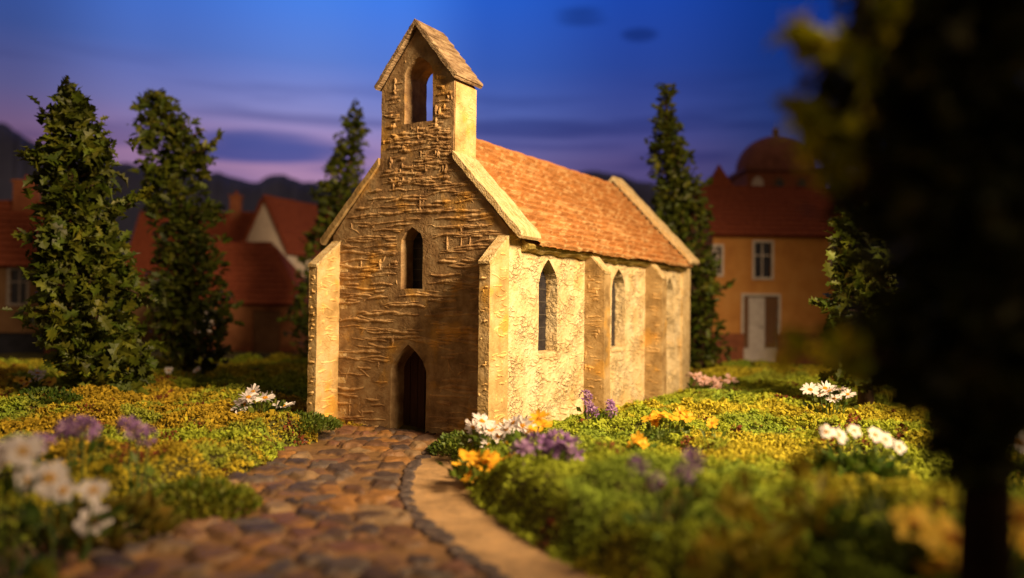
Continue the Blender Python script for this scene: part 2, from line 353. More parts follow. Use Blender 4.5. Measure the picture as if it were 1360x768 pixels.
def ridges(mb, outline, holes, fn, n, lmin, lmax, rad, ang=.08, row=.3, jit=.08, vert=.15, seed=1, gap=.0, rc=(1.4, 1.36, 1.28), wv=.3):
    """raised wavy modelling-paste lines, half sunk in the wall face (d<0 is outward)"""
    q = random.Random(seed); us = [p[0] for p in outline]; vs_ = [p[1] for p in outline]; u0, u1, v0, v1 = min(us), max(us), min(vs_), max(vs_)
    def ok(p): return pin(p, outline) and not any(pin(p, h) for h in holes)
    for _ in range(n):
        u = q.uniform(u0, u1); v = v0+round((q.uniform(v0, v1)-v0)/row)*row+q.gauss(0, jit)
        vt = q.random() < vert; L = q.uniform(lmin, lmax)*(.35 if vt else 1); k = max(4, int(L/.085))
        a0 = q.gauss(0, ang)+(math.pi/2 if vt else 0); cv = q.gauss(0, wv)/max(L, .3); P = [(u, v)]; a = a0
        ph = q.uniform(0, 6); fr = q.uniform(3, 9)
        for i in range(k):
            a = a0+cv*(i/k-.5)*L+wv*.6*math.sin(ph+fr*i/k); P.append((P[-1][0]+math.cos(a)*L/k, P[-1][1]+math.sin(a)*L/k))
        run = []
        for p in P:
            if ok(p): run.append(p)
            else: break
        if len(run) < 4: continue
        r0 = rad*q.uniform(.55, 1.3); prof = [(-1.5, .015), (-.75, -.55), (0, -.95), (.75, -.6), (1.5, .015)]; V_ = []; F_ = []
        m = len(run)
        for i, p in enumerate(run):
            t = i/(m-1); s = (math.sin(math.pi*min(1, max(0, .08+.84*t)))**.45)*(1+.25*math.sin(ph*3+i*1.7)); i0, i1 = max(0, i-1), min(m-1, i+1)
            dx, dy = run[i1][0]-run[i0][0], run[i1][1]-run[i0][1]; l = math.hypot(dx, dy) or 1; nx_, ny_ = -dy/l, dx/l
            for (o_, h_) in prof: V_.append(fn(p[0]+nx_*o_*r0*s, p[1]+ny_*o_*r0*s, (h_*r0*s if h_ < 0 else h_)))
        for i in range(m-1):
            for k_ in range(4): b = i*5+k_; F_.append((b, b+1, b+6, b+5))
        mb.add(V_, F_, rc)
ZB = -.35
def cbuild(mb, name, m, parent=chapel, recalc=False, smooth=False):
    """meshes are written in world coordinates; the chapel empty sits at its base"""
    mb.v = [(x, y, z+.2) for x, y, z in mb.v]; return mb.build(name, m, parent, recalc=recalc, smooth=smooth)
def weather(o, seed=0, amp=.02, sub=2):
    """uneven hand-made surface: cut finer and push about with smooth noise"""
    return o
# front wall with bellcote, one piece of masonry
HW = 2.98
out_f = [(-HW, ZB), (HW, ZB), (HW, 5.35), (1.24, 7.32), (1.24, 9.42), (0, 10.98), (-1.24, 9.42), (-1.24, 7.32), (-HW, 5.35)]
door_h = arch(-.17, ZB+.02, .61, 1.5, 2.28, e=1.8); lanc_h = arch(-.10, 3.80, .37, 5.05, 5.5, e=2.6); bell_h = arch(.05, 8.38, .48, 9.65, 10.2, e=2.4)
f_fn = lambda u, v, d: (u, d, v)
mb = MB(); wall(mb, out_f, [door_h, lanc_h, bell_h], f_fn, 0, 1.03)
low = [(-HW, ZB), (HW, ZB), (HW, 5.25), (1.2, 7.3), (1.2, 9.3), (0, 10.6), (-1.2, 9.3), (-1.2, 7.3), (-HW, 5.25)]
grow = lambda h, g: [(p[0]+(g if p[0] > sum(a for a, _ in h)/len(h) else -g), p[1]+(g if p[1] > sum(b for _, b in h)/len(h) else -g)) for p in h]
hs = [grow(door_h, .07), grow(lanc_h, .07), grow(bell_h, .07)]
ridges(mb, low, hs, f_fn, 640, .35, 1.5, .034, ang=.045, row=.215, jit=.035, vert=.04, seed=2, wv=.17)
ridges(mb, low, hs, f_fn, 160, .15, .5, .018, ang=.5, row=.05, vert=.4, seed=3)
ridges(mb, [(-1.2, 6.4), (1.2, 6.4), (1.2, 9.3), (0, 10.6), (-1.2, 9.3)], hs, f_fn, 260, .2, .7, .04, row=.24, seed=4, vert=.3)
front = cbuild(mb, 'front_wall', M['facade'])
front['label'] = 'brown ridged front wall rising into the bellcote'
# side faces of the bellcote get their own ochre skin
mb = MB(); b_fn = lambda u, v, d: (1.245+.02-d*1.0 if False else 1.262-d*-1.0 if False else 1.262+(-d), u, v)
wall(mb, [(.03, 7.35), (1.05, 7.35), (1.05, 9.36), (.03, 9.36)], [], lambda u, v, d: (1.27-d, u, v), 0, .03, j=.006)
ridges(mb, [(.06, 7.4), (1.0, 7.4), (1.0, 9.3), (.06, 9.3)], [], lambda u, v, d: (1.27-d, u, v), 60, .1, .35, .018, row=.2, vert=.6, seed=5)
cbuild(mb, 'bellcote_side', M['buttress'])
# side walls
wins = [(2.17, .55, 2.1, 4.68), (7.12, .57, 2.04, 4.64), (12.05, .50, 1.98, 4.52)]
side_h = [arch(c, z0, w_, z1-.80, z1, 9, 2.3) for c, w_, z0, z1 in wins]
out_s = [(0.004, ZB), (13.9, ZB), (13.9, 5.2), (0.004, 5.2)]
s_fn = lambda u, v, d: (3-d, u, v)
mb = MB(); wall(mb, out_s, side_h, s_fn, 0, .6)
hs = [grow(h, .06) for h in side_h]
for (a, b, sd, n) in ((.02, 4.5, 7, 190), (5.0, 9.5, 8, 150), (10., 13.8, 9, 90)):
    reg = [(a, ZB), (b, ZB), (b, 5.15), (a, 5.15)]
    ridges(mb, reg, hs, s_fn, int(n*1.9), .12, .6, .030, ang=.22, row=.2, vert=.2, seed=sd, rc=(1, 1, 1))
cbuild(mb, 'side_wall', M['side'])
mb = MB(); wall(mb, out_s, side_h, lambda u, v, d: (-3+d, u, v), 0, .6); ridges(mb, out_s, hs, lambda u, v, d: (-3+d, u, v), 200, .2, .7, .022, ang=.3, row=.25, seed=12); cbuild(mb, 'side_wall', M['side'])
mb = MB(); wall(mb, [(-2.98, ZB), (2.98, ZB), (2.98, 5.3), (0, 8.35), (-2.98, 5.3)], [], lambda u, v, d: (u, 14.2-d, v), 0, .7); cbuild(mb, 'rear_wall', M['side'])
# corner piers at the rear, a shade proud of the wall
for s in (1, -1):
    mb = MB(); wall(mb, [(13.35, ZB), (14.3, ZB), (14.3, 5.12), (13.35, 5.12)], [], lambda u, v, d: (s*(3.07-d), u, v), 0, .4); cbuild(mb, 'corner_pier', M['coping'])
# front corner buttresses
for s in (1, -1):
    mb = MB(); prof = [(-.92, ZB), (-.004, ZB), (-.004, 5.10), (-.92, 4.42)]
    x1, x0 = (3.012, 2.70) if s > 0 else (-2.70, -3.012)
    xr = x1
    wall(mb, prof, [], lambda u, v, d: (xr-d, u, v), 0, x1-x0)
    inner = [(-.88, ZB), (-.05, ZB), (-.05, 5.0), (-.88, 4.38)]
    ridges(mb, inner, [], lambda u, v, d: (xr-d, u, v), 75, .2, .62, .030, ang=.12, row=.26, vert=.15, seed=20+s)
    ridges(mb, [(x0+.03, ZB), (x1-.03, ZB), (x1-.03, 4.3), (x0+.03, 4.3)], [], lambda u, v, d: (u, -.92+d, v), 50, .1, .25, .03, row=.2, seed=30+s)
    b = cbuild(mb, 'buttress', M['buttress'])
    mb = MB(); prof = [(-.96, 4.40), (-.004, 5.105), (-.004, 5.19), (-.97, 4.475)]
    wall(mb, prof, [], lambda u, v, d: (x1+.006-d, u, v), 0, x1-x0+.02, j=.006); cp = cbuild(mb, 'coping', M['coping'], parent=b)
# side buttresses
for s in (1, -1):
    for y0, y1 in ((4.51, 4.98), (9.5, 9.95)):
        mb = MB(); prof = [(3.004, ZB), (3.66, ZB), (3.64, 4.38), (3.004, 5.08)]
        wall(mb, prof, [], lambda u, v, d: (s*u, y0+d, v), 0, y1-y0)
        ridges(mb, [(3.03, ZB), (3.6, ZB), (3.6, 4.3), (3.03, 4.8)], [], lambda u, v, d: (s*u, y0+d, v), 80, .2, .5, .026, ang=.1, row=.22, vert=.1, seed=40+int(y0))
        b = cbuild(mb, 'buttress', M['facade2'])
        mb = MB(); prof = [(3.004, 5.085), (3.67, 4.36), (3.68, 4.44), (3.004, 5.17)]
        wall(mb, prof, [], lambda u, v, d: (s*u, y0-.008+d, v), 0, y1-y0+.016, j=.005); cbuild(mb, 'coping', M['coping'], parent=b)
# copings on the gables
def coping(y0, y1, off, mt, lift=0):
    for s in (1, -1):
        mb = MB(); P = [(1.27 if y0 < 1 else 0, (8.81-1.04*1.27 if y0 < 1 else 8.81)), (3.40, 5.27), (3.40, 5.15), (3.34, 5.10), (1.27 if y0 < 1 else 0, (8.61-1.04*1.27 if y0 < 1 else 8.61))]
        wall(mb, P, [], lambda u, v, d: (s*u, y0+d, v+lift), 0, y1-y0, j=.014); cbuild(mb, 'gable_coping', mt if (s > 0 or y0 > 1) else M['facade2'])  # left front coping gets the darker plaster to paint in its shaded edge
coping(-.09, .98, 0, M['coping']); coping(13.45, 14.42, 0, M['coping'], .02)
# bellcote roof
for s in (1, -1):
    mb = MB(); P = [(0, 11.22), (1.40, 9.50), (1.33, 9.42), (0, 11.06)]
    wall(mb, P, [], lambda u, v, d: (s*u, -.16+d, v), 0, 1.34, j=.012)
    # low shingle courses pressed in the board
    for k in range(7):
        t0 = k/7+.02; t1 = t0+.13
        for a, b in ((t0, t1),):
            xA, xB = 1.40*a, 1.40*b; zA, zB = 11.225-1.228*xA, 11.225-1.228*xB
            P2 = [(xA, zA), (xB, zB+.045), (xB, zB-.01), (xA, zA-.02)]
            wall(mb, P2, [], lambda u, v, d: (s*u, -.14+d, v), 0, 1.30, j=.008)
    cbuild(mb, 'bellcote_roof', M['bellroof'])
# main roof: pressed terracotta courses
def tiles(s):
    nu, nv = 420, 230; y = np.linspace(.90, 13.55, nu); t = np.linspace(0, 1, nv); Yg, Tg = np.meshgrid(y, t)
    rows = 17; rr_ = Tg*rows+.10*(vnoise(Yg*1.1, Tg*9)-.5)+.18*(vnoise(Yg*.5, Tg*4+9)-.5); ri = np.floor(rr_).astype(int); fr = rr_-ri
    tw = .42; ty = Yg/tw+(ri % 2)*.5+.35*(vnoise(Yg*.7, ri*3.1)-.5); ti = np.floor(ty).astype(int); tf = ty-ti
    h = .125*fr**1.3*np.clip((1-fr)/.10, 0, 1)+.022*np.sin(np.pi*tf)**.5
    rs = np.random.RandomState(8); Q = rs.rand(64, 64, 3); q = Q[ti % 64, ri % 64]
    h += (q[..., 0]-.5)*.025+.05*(fbm(Yg*3, Tg*30)-.5)
    x = Tg*3.36; z = 8.42-1.035*x; n = (1.035/1.44, 1/1.44)
    xs = x+n[0]*h; zs = z+n[1]*h
    pal = np.array([(.40, .18, .055), (.43, .195, .06), (.375, .165, .05), (.45, .22, .08), (.41, .185, .058)])
    c = pal[(q[..., 1]*4.99).astype(int)]*(.75+.5*fbm(Yg*2, Tg*9))[..., None]
    fl = ssm((fbm(Yg*4.2, Tg*38)-.52)/.12)*ssm(fr*1.5); c = c*(1-.55*fl[..., None])+np.array([.72, .50, .24])*.55*fl[..., None]
    V = np.stack([s*xs.ravel(), Yg.ravel(), zs.ravel()+.2], 1); I = np.arange(nu*nv).reshape(nv, nu)
    F = np.stack([I[:-1, :-1], I[:-1, 1:], I[1:, 1:], I[1:, :-1]], -1).reshape(-1, 4)
    if s > 0: F = F[:, ::-1]
    return npmesh('roof', V, F[:, ::-1], c.reshape(-1, 3), M['tile'], chapel, smooth=False)
for s in (1, -1): tiles(s)
mb = MB(); mb.tube([(rng.uniform(-.02, .02), .9+.35*i, 8.41+rng.uniform(-.015, .03)) for i in range(37)], .085, 8, (.5, .22, .08)); cbuild(mb, 'ridge_tiles', M['tile'], smooth=True)
for s in (1, -1):
    mb = MB(); n = 90; vs = []; fs = []
    for i in range(n+1):
        yy = .62+12.8*i/n; q = .03*math.sin(i*.7)+rng.uniform(-.012, .012)
        for (u, v) in ((3.004, 5.14), (3.22, 5.0), (3.25+q*.6, 4.96), (3.20+q, 4.86+q*.5), (3.09, 4.80+q), (3.004, 4.80)): vs.append((s*u, yy, v))
    for i in range(n):
        for k in range(6): a, b = i*6+k, i*6+(k+1) % 6; fs.append((a, b, b+6, a+6))
    fs += [tuple(range(6)), tuple(n*6+k for k in range(6))]
    mb.add(vs, fs); cbuild(mb, 'eaves_cornice', M['cornice'], recalc=True)
# door
mb = MB()
for k in range(5):
    x0 = -.80+.26*k; mb.box((x0, .60+.01*(k % 2), ZB), (x0+.235, .68, 2.4))
d = cbuild(mb, 'door', M['door']); mb = MB(); mb.box((-.8, .66, ZB), (.5, .70, 2.42)); cbuild(mb, 'door_backing', M['door'], parent=d)
# windows: glass plus lead cames
mb = MB(); mb.box((-.5, .55, 3.75), (.3, .6, 5.55)); g = cbuild(mb, 'window', M['glass'])
mb = MB(); mb.box((-.115, .535, 3.78), (-.085, .55, 5.45)); [mb.box((-.46, .537, 4.05+.3*k), (.26, .551, 4.075+.3*k)) for k in range(5)]; cbuild(mb, 'lead', M['lead'], parent=g)
for s in (1, -1):
    for c, w_, z0, z1 in wins:
        mb = MB(); a, b = sorted((s*2.60, s*2.64)); mb.box((a, c-w_-.03, z0-.03), (b, c+w_+.03, z1+.03)); g = cbuild(mb, 'window', M['glass'])
        mb = MB(); a, b = sorted((s*2.64, s*2.655)); mb.box((a, c-.015, z0), (b, c+.015, z1-.1))
        for k in range(6): mb.box((a, c-w_, z0+.3+.36*k), (b+.002, c+w_, z0+.325+.36*k))
        cbuild(mb, 'lead', M['lead'], parent=g)
        mb = MB(); P = [(2.66, z0+.02), (3.03, z0-.08), (3.03, z0-.14), (2.66, z0-.05)]; wall(mb, P, [], lambda u, v, dd: (s*u, c-w_+.004+dd, v), 0, 2*w_-.008, j=.005); cbuild(mb, 'sill', M['coping'], parent=g)
# crumbled footing along the front
q = random.Random(9)
for x0, x1 in ((-2.7, -.84), (.5, 1.3)):
    n = int((x1-x0)/.035); mb = MB(); mb.tube([(x0+(x1-x0)*k/n, -.02+q.uniform(-.035, .03), -.15+q.uniform(-.04, .05)) for k in range(n+1)], [q.uniform(.03, .10)*(1 if 0 < k < n else .2) for k in range(n+1)], 7); cbuild(mb, 'footing', M['debris'])
#MORE
# ------------------------------------------------------------------ hills beyond the village
M['hill'] = mat('dark_wooded_hill', [(.10, .12, .24), (.15, .17, .30)], .05, .95, 0)
def hills():
    prof = [(-400, 150), (-200, 140), (-60, 158), (0, 165), (30, 182), (60, 192), (110, 205), (150, 215), (200, 224), (290, 228), (340, 238), (372, 229), (400, 238), (430, 240), (500, 244), (600, 240), (700, 238), (780, 229), (840, 236), (880, 245), (1000, 240), (1100, 250), (1250, 244), (1400, 238), (1700, 240)]
    xs = np.arange(-400, 1700, 4.0); ys = np.interp(xs, [p[0] for p in prof], [p[1] for p in prof])
    ys = ys+3-4*(vnoise(xs*.045, xs*0+3)-.5)*2-3*vnoise(xs*.16, xs*0+8)-1.5*vnoise(xs*.5, xs*0+1)
    rows = []
    for dd, k in ((-55, 0), (-38, .45), (-18, .85), (0, 1), (30, .9), (70, .4), (100, 0)):
        r = []
        for x, y in zip(xs, ys):
            top = at(x, y, 190); p = at(x, 400, 190+dd); zt = top[2]
            r.append((p[0], p[1], -4+(zt+4)*k*(1 if dd == 0 else .97+.06*_T[int(x*3) % 256, int(dd) % 256])))
        rows.append(r)
    V = np.array(rows).reshape(-1, 3); n = len(xs); m = len(rows); I = np.arange(n*m).reshape(m, n)
    F = np.stack([I[:-1, :-1], I[:-1, 1:], I[1:, 1:], I[1:, :-1]], -1).reshape(-1, 4)
    tag(npmesh('hills', V, F, None, M['hill'], smooth=True), kind='structure')
hills()

# ------------------------------------------------------------------ houses
M['w_orange'] = mat('orange_render', [(.48, .20, .05), (.58, .26, .065), (.63, .31, .09)], .8, .85, .4, 8)
M['w_brick'] = mat('brick_red_render', [(.22, .07, .035), (.32, .11, .05)], 2, .85, .5, 9)
M['w_brown'] = mat('tan_render', [(.15, .075, .035), (.21, .115, .055)], 1, .85, .4, 8)
M['w_pale'] = mat('pale_render', [(.60, .48, .40), (.74, .62, .52)], 1, .85, .4, 8)
M['w_rust'] = mat('rust_render', [(.20, .07, .03), (.30, .12, .05)], 1, .85, .4, 8)
M['r_red'] = mat('red_roof_tiles', [(.17, .035, .016), (.25, .055, .022), (.31, .08, .035)], 2, .8, .8, 6, stretch=(3, 3, 1), dist=.1)
M['r_dark'] = mat('dark_dome_tiles', [(.16, .055, .04), (.26, .10, .07)], 2, .7, .6, 8)
M['trim'] = mat('pale_trim', [(.55, .46, .42), (.70, .62, .56)], 4, .7, .3, 12)
M['trimd'] = mat('dimmed_trim', [(.24, .20, .18), (.32, .27, .25)], 4, .7, .3, 12)  # pale trim darkened to paint the lamp's falloff on the left house
M['pane'] = mat('dark_pane', [(.015, .016, .025), (.03, .03, .045)], 2, .15, 0, spec=.5)
M['shutter'] = mat('brown_shutter', [(.15, .07, .035), (.22, .11, .05)], 2, .7, .4, 10, stretch=(1, 1, 6))
M['whitedoor'] = mat('pale_door', [(.55, .48, .46), (.68, .62, .60)], 4, .6, .3, 10)
def house(name, label, loc, rz, L, Dp, H, rise, wm, rm, hip=(0, 0), wins=(), doors=(), chim=(), over=.22, group=None, arches=(), plinth=None, cat='house', tm='trim'):
    e = empty(name, loc, rz); tag(e, label, cat, group)
    mb = MB()
    holes = [[(x, z), (x+w_, z), (x+w_, z+h), (x, z+h)] for x, z, w_, h in wins] + [[(x, -.55), (x+w_, -.55), (x+w_, h), (x, h)] for x, w_, h, k in doors]
    wall(mb, [(0, -.6), (L, -.6), (L, H), (0, H)], holes, lambda u, v, d: (u, d, v), 0, .25, j=.01)
    mb.box((.0, .26, -.6), (L, Dp, H))
    if not hip[0]: mb.prism([(.0, H), (Dp, H), (Dp/2, H+rise)], 0, 0.002, .25)
    if not hip[1]: mb.prism([(.0, H), (Dp, H), (Dp/2, H+rise)], 0, L-.25, L-.002)
    mb.build('wall', wm, e, recalc=True)
    if plinth:
        xs_ = [0]+sorted(sum([[x, x+w_] for x, w_, h, k in doors], []))+[L]
        for a, b in zip(xs_[::2], xs_[1::2]): mb = MB(); mb.box((a-.03 if a == 0 else a, -.08, -.6), (b, -.003, plinth[0])); mb.build('plinth', plinth[1], e)
    # roof slabs with courses
    o = over; h0, h1 = hip; k = rise/(Dp/2); mb = MB(); th = .16
    A = [(-o, -o, H-o*k), (L+o, -o, H-o*k), (L-h1 if h1 else L+o, Dp/2, H+rise), (h0 if h0 else -o, Dp/2, H+rise)]
    B = [(L+o, Dp+o, H-o*k), (-o, Dp+o, H-o*k), A[3], A[2]]
    def slab(P):
        P = [Vector(p) for p in P]; n = (P[1]-P[0]).cross(P[2]-P[0]).normalized(); n = n if n.z > 0 else -n
        Q = [p+n*th for p in P]; c = len(P); mb.add(P+Q, [tuple(range(c)), tuple(range(c, 2*c))]+[(i, (i+1) % c, c+(i+1) % c, c+i) for i in range(c)])
        if c == 4 and abs(P[0].z-P[1].z) < 1e-4:
            R_ = max(4, int((P[3]-P[0]).length/.42))
            for i in range(R_):
                t0, t1 = i/R_, (i+.95)/R_; a = P[0].lerp(P[3], t0); b = P[1].lerp(P[2], t0); c2 = P[1].lerp(P[2], t1); d2 = P[0].lerp(P[3], t1)
                q = [a+n*(th+.06), b+n*(th+.06), c2+n*(th+.012), d2+n*(th+.012)]; w_ = [a+n*(th-.02), b+n*(th-.02), c2+n*(th-.02), d2+n*(th-.02)]
                mb.add(q+w_, [(0, 1, 2, 3), (4, 5, 6, 7), (0, 1, 5, 4), (1, 2, 6, 5), (2, 3, 7, 6), (3, 0, 4, 7)])
    slab(A); slab(B)
    if h0: slab([(-o, Dp+o, H-o*k), (-o, -o, H-o*k), A[3]])
    if h1: slab([(L+o, -o, H-o*k), (L+o, Dp+o, H-o*k), A[2]])
    ro = mb.build('roof', rm, e, recalc=True)
    mb = MB(); mb.tube([(A[3][0]+(A[2][0]-A[3][0])*i/12, Dp/2, H+rise+th+.03+.02*math.sin(i*2)) for i in range(13)], .11, 8); mb.build('ridge', rm, ro, smooth=True)
    for x, y, w_, h in chim:
        mb = MB(); mb.box((x, y, H+.4), (x+w_, y+w_*.8, h)); mb.box((x-.08, y-.08, h), (x+w_+.08, y+w_*.8+.08, h+.14)); ch = mb.build('chimney', M['w_brick'], ro)
        mb = MB(); mb.tube([(x+w_/2, y+w_*.4, h+.1), (x+w_/2, y+w_*.4, h+.45)], [.16, .13], 10); mb.build('chimney_pot', rm, ch)
    for x, z, w_, h in wins:
        mb = MB(); t = .13
        mb.box((x-t, -.05, z-t), (x, .12, z+h+t)); mb.box((x+w_, -.05, z-t), (x+w_+t, .12, z+h+t)); mb.box((x, -.047, z+h), (x+w_, .118, z+h+t)); mb.box((x-.0, -.09, z-t), (x+w_, .118, z))
        f = mb.build('window', M[tm], e)
        mb = MB(); mb.box((x, .16, z), (x+w_, .19, z+h)); mb.build('pane', M['pane'], f)
        mb = MB(); mb.box((x+w_/2-.035, .11, z), (x+w_/2+.035, .155, z+h)); mb.box((x, .113, z+h*.62), (x+w_, .152, z+h*.62+.07)); mb.build('glazing_bar', M[tm], f)
    for x, w_, h, kd in doors:
        mb = MB(); t = .14
        if kd == 'white':
            mb.box((x-t, -.06, 0), (x, .14, h+t)); mb.box((x+w_, -.06, 0), (x+w_+t, .14, h+t)); mb.box((x, -.057, h), (x+w_, .137, h+t)); f = mb.build('door_frame', M['trim'], e)
            for a, b in ((x, x+w_*.16), (x+w_*.64, x+w_*.98)):
                mb = MB(); mb.box((a+.02, .10, .35), (b, .16, h-.05))
                for q in range(9): mb.box((a+.05, .07, .5+q*(h-.8)/9), (b-.03, .1, .5+q*(h-.8)/9+.2))
                mb.build('shutter', M['shutter'], f)
            mb = MB(); mb.box((x+.0, .165, -.5), (x+w_, .2, h)); mb.box((x+w_*.2, .13, 1.7), (x+w_*.6, .165, h-.3)); mb.box((x+w_*.2, .13, .2), (x+w_*.6, .165, 1.4)); dd = mb.build('door', M['whitedoor'], e)
            mb = MB(); mb.tube([(x+w_*.57, .12, 1.5), (x+w_*.57, .05, 1.5), (x+w_*.5, .05, 1.5)], .03); mb.build('handle', M['lead'], dd)
        elif kd == 'arch':
            mb = MB(); mb.box((x, .19, -.5), (x+w_, .22, h)); mb.build('archway_shade', M['pane'], e)  # dark sheet standing in for the shade inside the opening
        else:
            mb = MB(); mb.box((x, .16, -.5), (x+w_, .2, h)); [mb.box((x+.04+i*w_/6, .13, -.4), (x+(i+1)*w_/6-.03, .16, h-.08)) for i in range(6)]; mb.build('door', M['shutter'], e)
    return e
HR = math.atan2(RT[1], RT[0])
def gpt(px, py, D, z=None):
    p = at(px, py, D); p[2] = ground(np.array(p[0]), np.array(p[1])) if z is None else z; return p
u = 46/1094
p = gpt(946, 470, 46, .83)
hd = house('village_house', 'ochre two-storey house with dark red roof, pale-framed window and white double door', p, HR+.03, 10.2, 6.2, 6.75, 2.85, M['w_orange'], M['r_red'],
      wins=[(2.35, 4.3, .95, 1.95), (.12, 4.45, .35, 1.55), (6.75, 4.3, .95, 1.95)], doors=[(1.75, 1.95, 3.25, 'white')], plinth=(1.15, M['w_brick']), group='village houses behind the trees')
mb = MB(); mb.box((.75, 3.6, 7.5), (2.25, 4.9, 9.6)); tw = mb.build('turret', M['w_brick'], hd)
mb = MB(); mb.add([(.6, 3.45, 9.6), (2.4, 3.45, 9.6), (2.4, 5.05, 9.6), (.6, 5.05, 9.6), (1.5, 4.25, 11.4)], [(0, 3, 2, 1), (0, 1, 4), (1, 2, 4), (2, 3, 4), (3, 0, 4)]); mb.build('turret_roof', M['r_red'], tw)
# domed hall farther off
p = gpt(1042, 470, 62, .9); e = empty('domed_hall', p, HR); tag(e, 'dark hall with a rounded dome roof and pale arched window beyond the ochre house', 'building')
mb = MB(); mb.box((-2.9, 0, -1), (3.2, 5.5, 12.9)); mb.build('wall', M['w_brick'], e)
mb = MB(); mb.box((-3.1, -.2, 12.9), (3.4, 5.7, 13.2)); mb.build('cornice', M['r_dark'], e)
mb = MB(); n1, n2 = 28, 10; vs = [(.15+3.1*math.cos(a*2*math.pi/n1)*math.cos(b*math.pi/2/n2), 2.75+2.8*math.sin(a*2*math.pi/n1)*math.cos(b*math.pi/2/n2), 13.2+2.9*math.sin(b*math.pi/2/n2)**.9) for b in range(n2+1) for a in range(n1)]
mb.add(vs, [(b*n1+a, b*n1+(a+1) % n1, (b+1)*n1+(a+1) % n1, (b+1)*n1+a) for b in range(n2) for a in range(n1)])
mb.box((-.05, 2.55, 15.9), (.35, 2.95, 16.7)); mb.build('dome', M['r_dark'], e, smooth=True)
for cx_ in (-2.1, -.5, 1.2):
    mb = MB(); mb.prism(arch(cx_, 10.6, .42, 12.0, 12.5), 1, -.06, -.004); f = mb.build('window', M['trim'] if cx_ < -2 else M['shutter'], e)
    mb = MB(); mb.prism(arch(cx_+.06, 10.7, .26, 11.9, 12.3), 1, -.08, -.062); mb.build('pane', M['trim'] if cx_ < -2 else M['pane'], f)
# left house
p = gpt(65, 470, 45, .45)-RT*8.2; p[2] = .45
ha = house('village_house', 'tan house at the left edge with red chimneyed roof and one pale-framed window', p, HR, 8.2, 5.0, 5.0, 3.4, M['w_brown'], M['r_red'], hip=(0, .9),
      wins=[(5.95, 2.75, .95, 1.85)], doors=[(4.6, 3.4, 1.15, 'arch')], chim=[(4.8, 2.0, 1.1, 9.7)], tm='trimd', plinth=(.25, M['w_brick']), group='village houses behind the trees')
# low house with brown door
p = gpt(398, 470, 50, .15)-RT*7.2; p[2] = .15
hc = house('village_house', 'low rust-coloured house with dark red hipped roof and brown plank door left of the chapel', p, HR-.03, 7.2, 5.6, 3.35, 3.5, M['w_rust'], M['r_red'], hip=(.3, 2.6),
      wins=[(1.0, 1.5, .8, 1.2)], doors=[(4.35, 1.7, 2.75, 'plank')], plinth=(.5, M['w_brick']), group='village houses behind the trees')
# house behind with long red roof
p = gpt(165, 470, 60, .3); p[2] = .3
he = house('village_house', 'house half hidden by the second tree, only its long dark red roof showing', p, HR+.05, 9.2, 6, 5.2, 4.6, M['w_brown'], M['r_red'], wins=[(2, 2.6, .9, 1.5), (6, 2.6, .9, 1.5)], chim=[(6.6, 2.6, .8, 11.2)], group='village houses behind the trees')
# gabled pale house
p = gpt(379, 470, 57, .2); p[2] = .2
hb = house('village_house', 'tall pale gabled house with bright red roof above the low rust house', p, HR+R(68), 9, 3.9, 6.9, 3.6, M['w_pale'], M['r_red'], wins=[(3, 3.6, 1, 1.7), (6, 3.6, 1, 1.7)], doors=[], group='village houses behind the trees')
mb = MB(); mb.box((-.12, -.14, -.5), (.6, -.004, 6.7)); mb.build('corner_pilaster', M['trim'], hb)
# tiny far roof above the nave
p = gpt(762, 300, 85, -.5); p[2] = 7
hf = house('village_house', 'tiny distant house whose red roof tip shows above the chapel ridge', p, HR, 2.2, 2.2, 7.4, 2.0, M['w_rust'], M['r_red'], chim=[], group='village houses behind the trees')
hf.location.z = 5.2

# ------------------------------------------------------------------ trees
def leafmat(name, a, b, c, tr=.25): return mat(name, [a, b, c], 1.3, .5, .25, 10, attr=True, transl=tr, spec=.3)
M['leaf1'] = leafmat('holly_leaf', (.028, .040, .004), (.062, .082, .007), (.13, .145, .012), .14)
M['leafd'] = leafmat('shaded_holly_leaf', (.012, .016, .002), (.028, .034, .003), (.12, .12, .010), .12)  # holly leaf darkened, putting the foreground tree's shade into its colour
M['barkd'] = mat('dark_tree_bark', [(.012, .008, .005), (.03, .018, .01)], 6, .95, .9, 18, stretch=(1, 1, .3), spec=.1)
M['bark'] = mat('tree_bark', [(.035, .02, .012), (.09, .05, .03)], 6, .9, .9, 18, stretch=(1, 1, .3))
LT = np.array([(-.25, 0, 0), (.0, 0, .0), (.35, 0, -.03), (.72, 0, -.08), (1.0, 0, -.18),
               (.05, .30, .06), (.20, .13, .03), (.38, .42, .08), (.50, .15, .0), (.70, .27, .02), (.78, .08, -.06),
               (.05, -.30, .06), (.20, -.13, .03), (.38, -.42, .08), (.50, -.15, .0), (.70, -.27, .02), (.78, -.08, -.06)])
LF = np.array([(0, 1, 5), (1, 6, 5), (1, 2, 6), (6, 2, 7), (2, 8, 7), (2, 3, 8), (8, 3, 9), (3, 10, 9), (3, 4, 10),
               (0, 11, 1), (1, 11, 12), (1, 12, 2), (12, 13, 2), (2, 13, 14), (2, 14, 3), (14, 15, 3), (3, 15, 16), (3, 16, 4)])
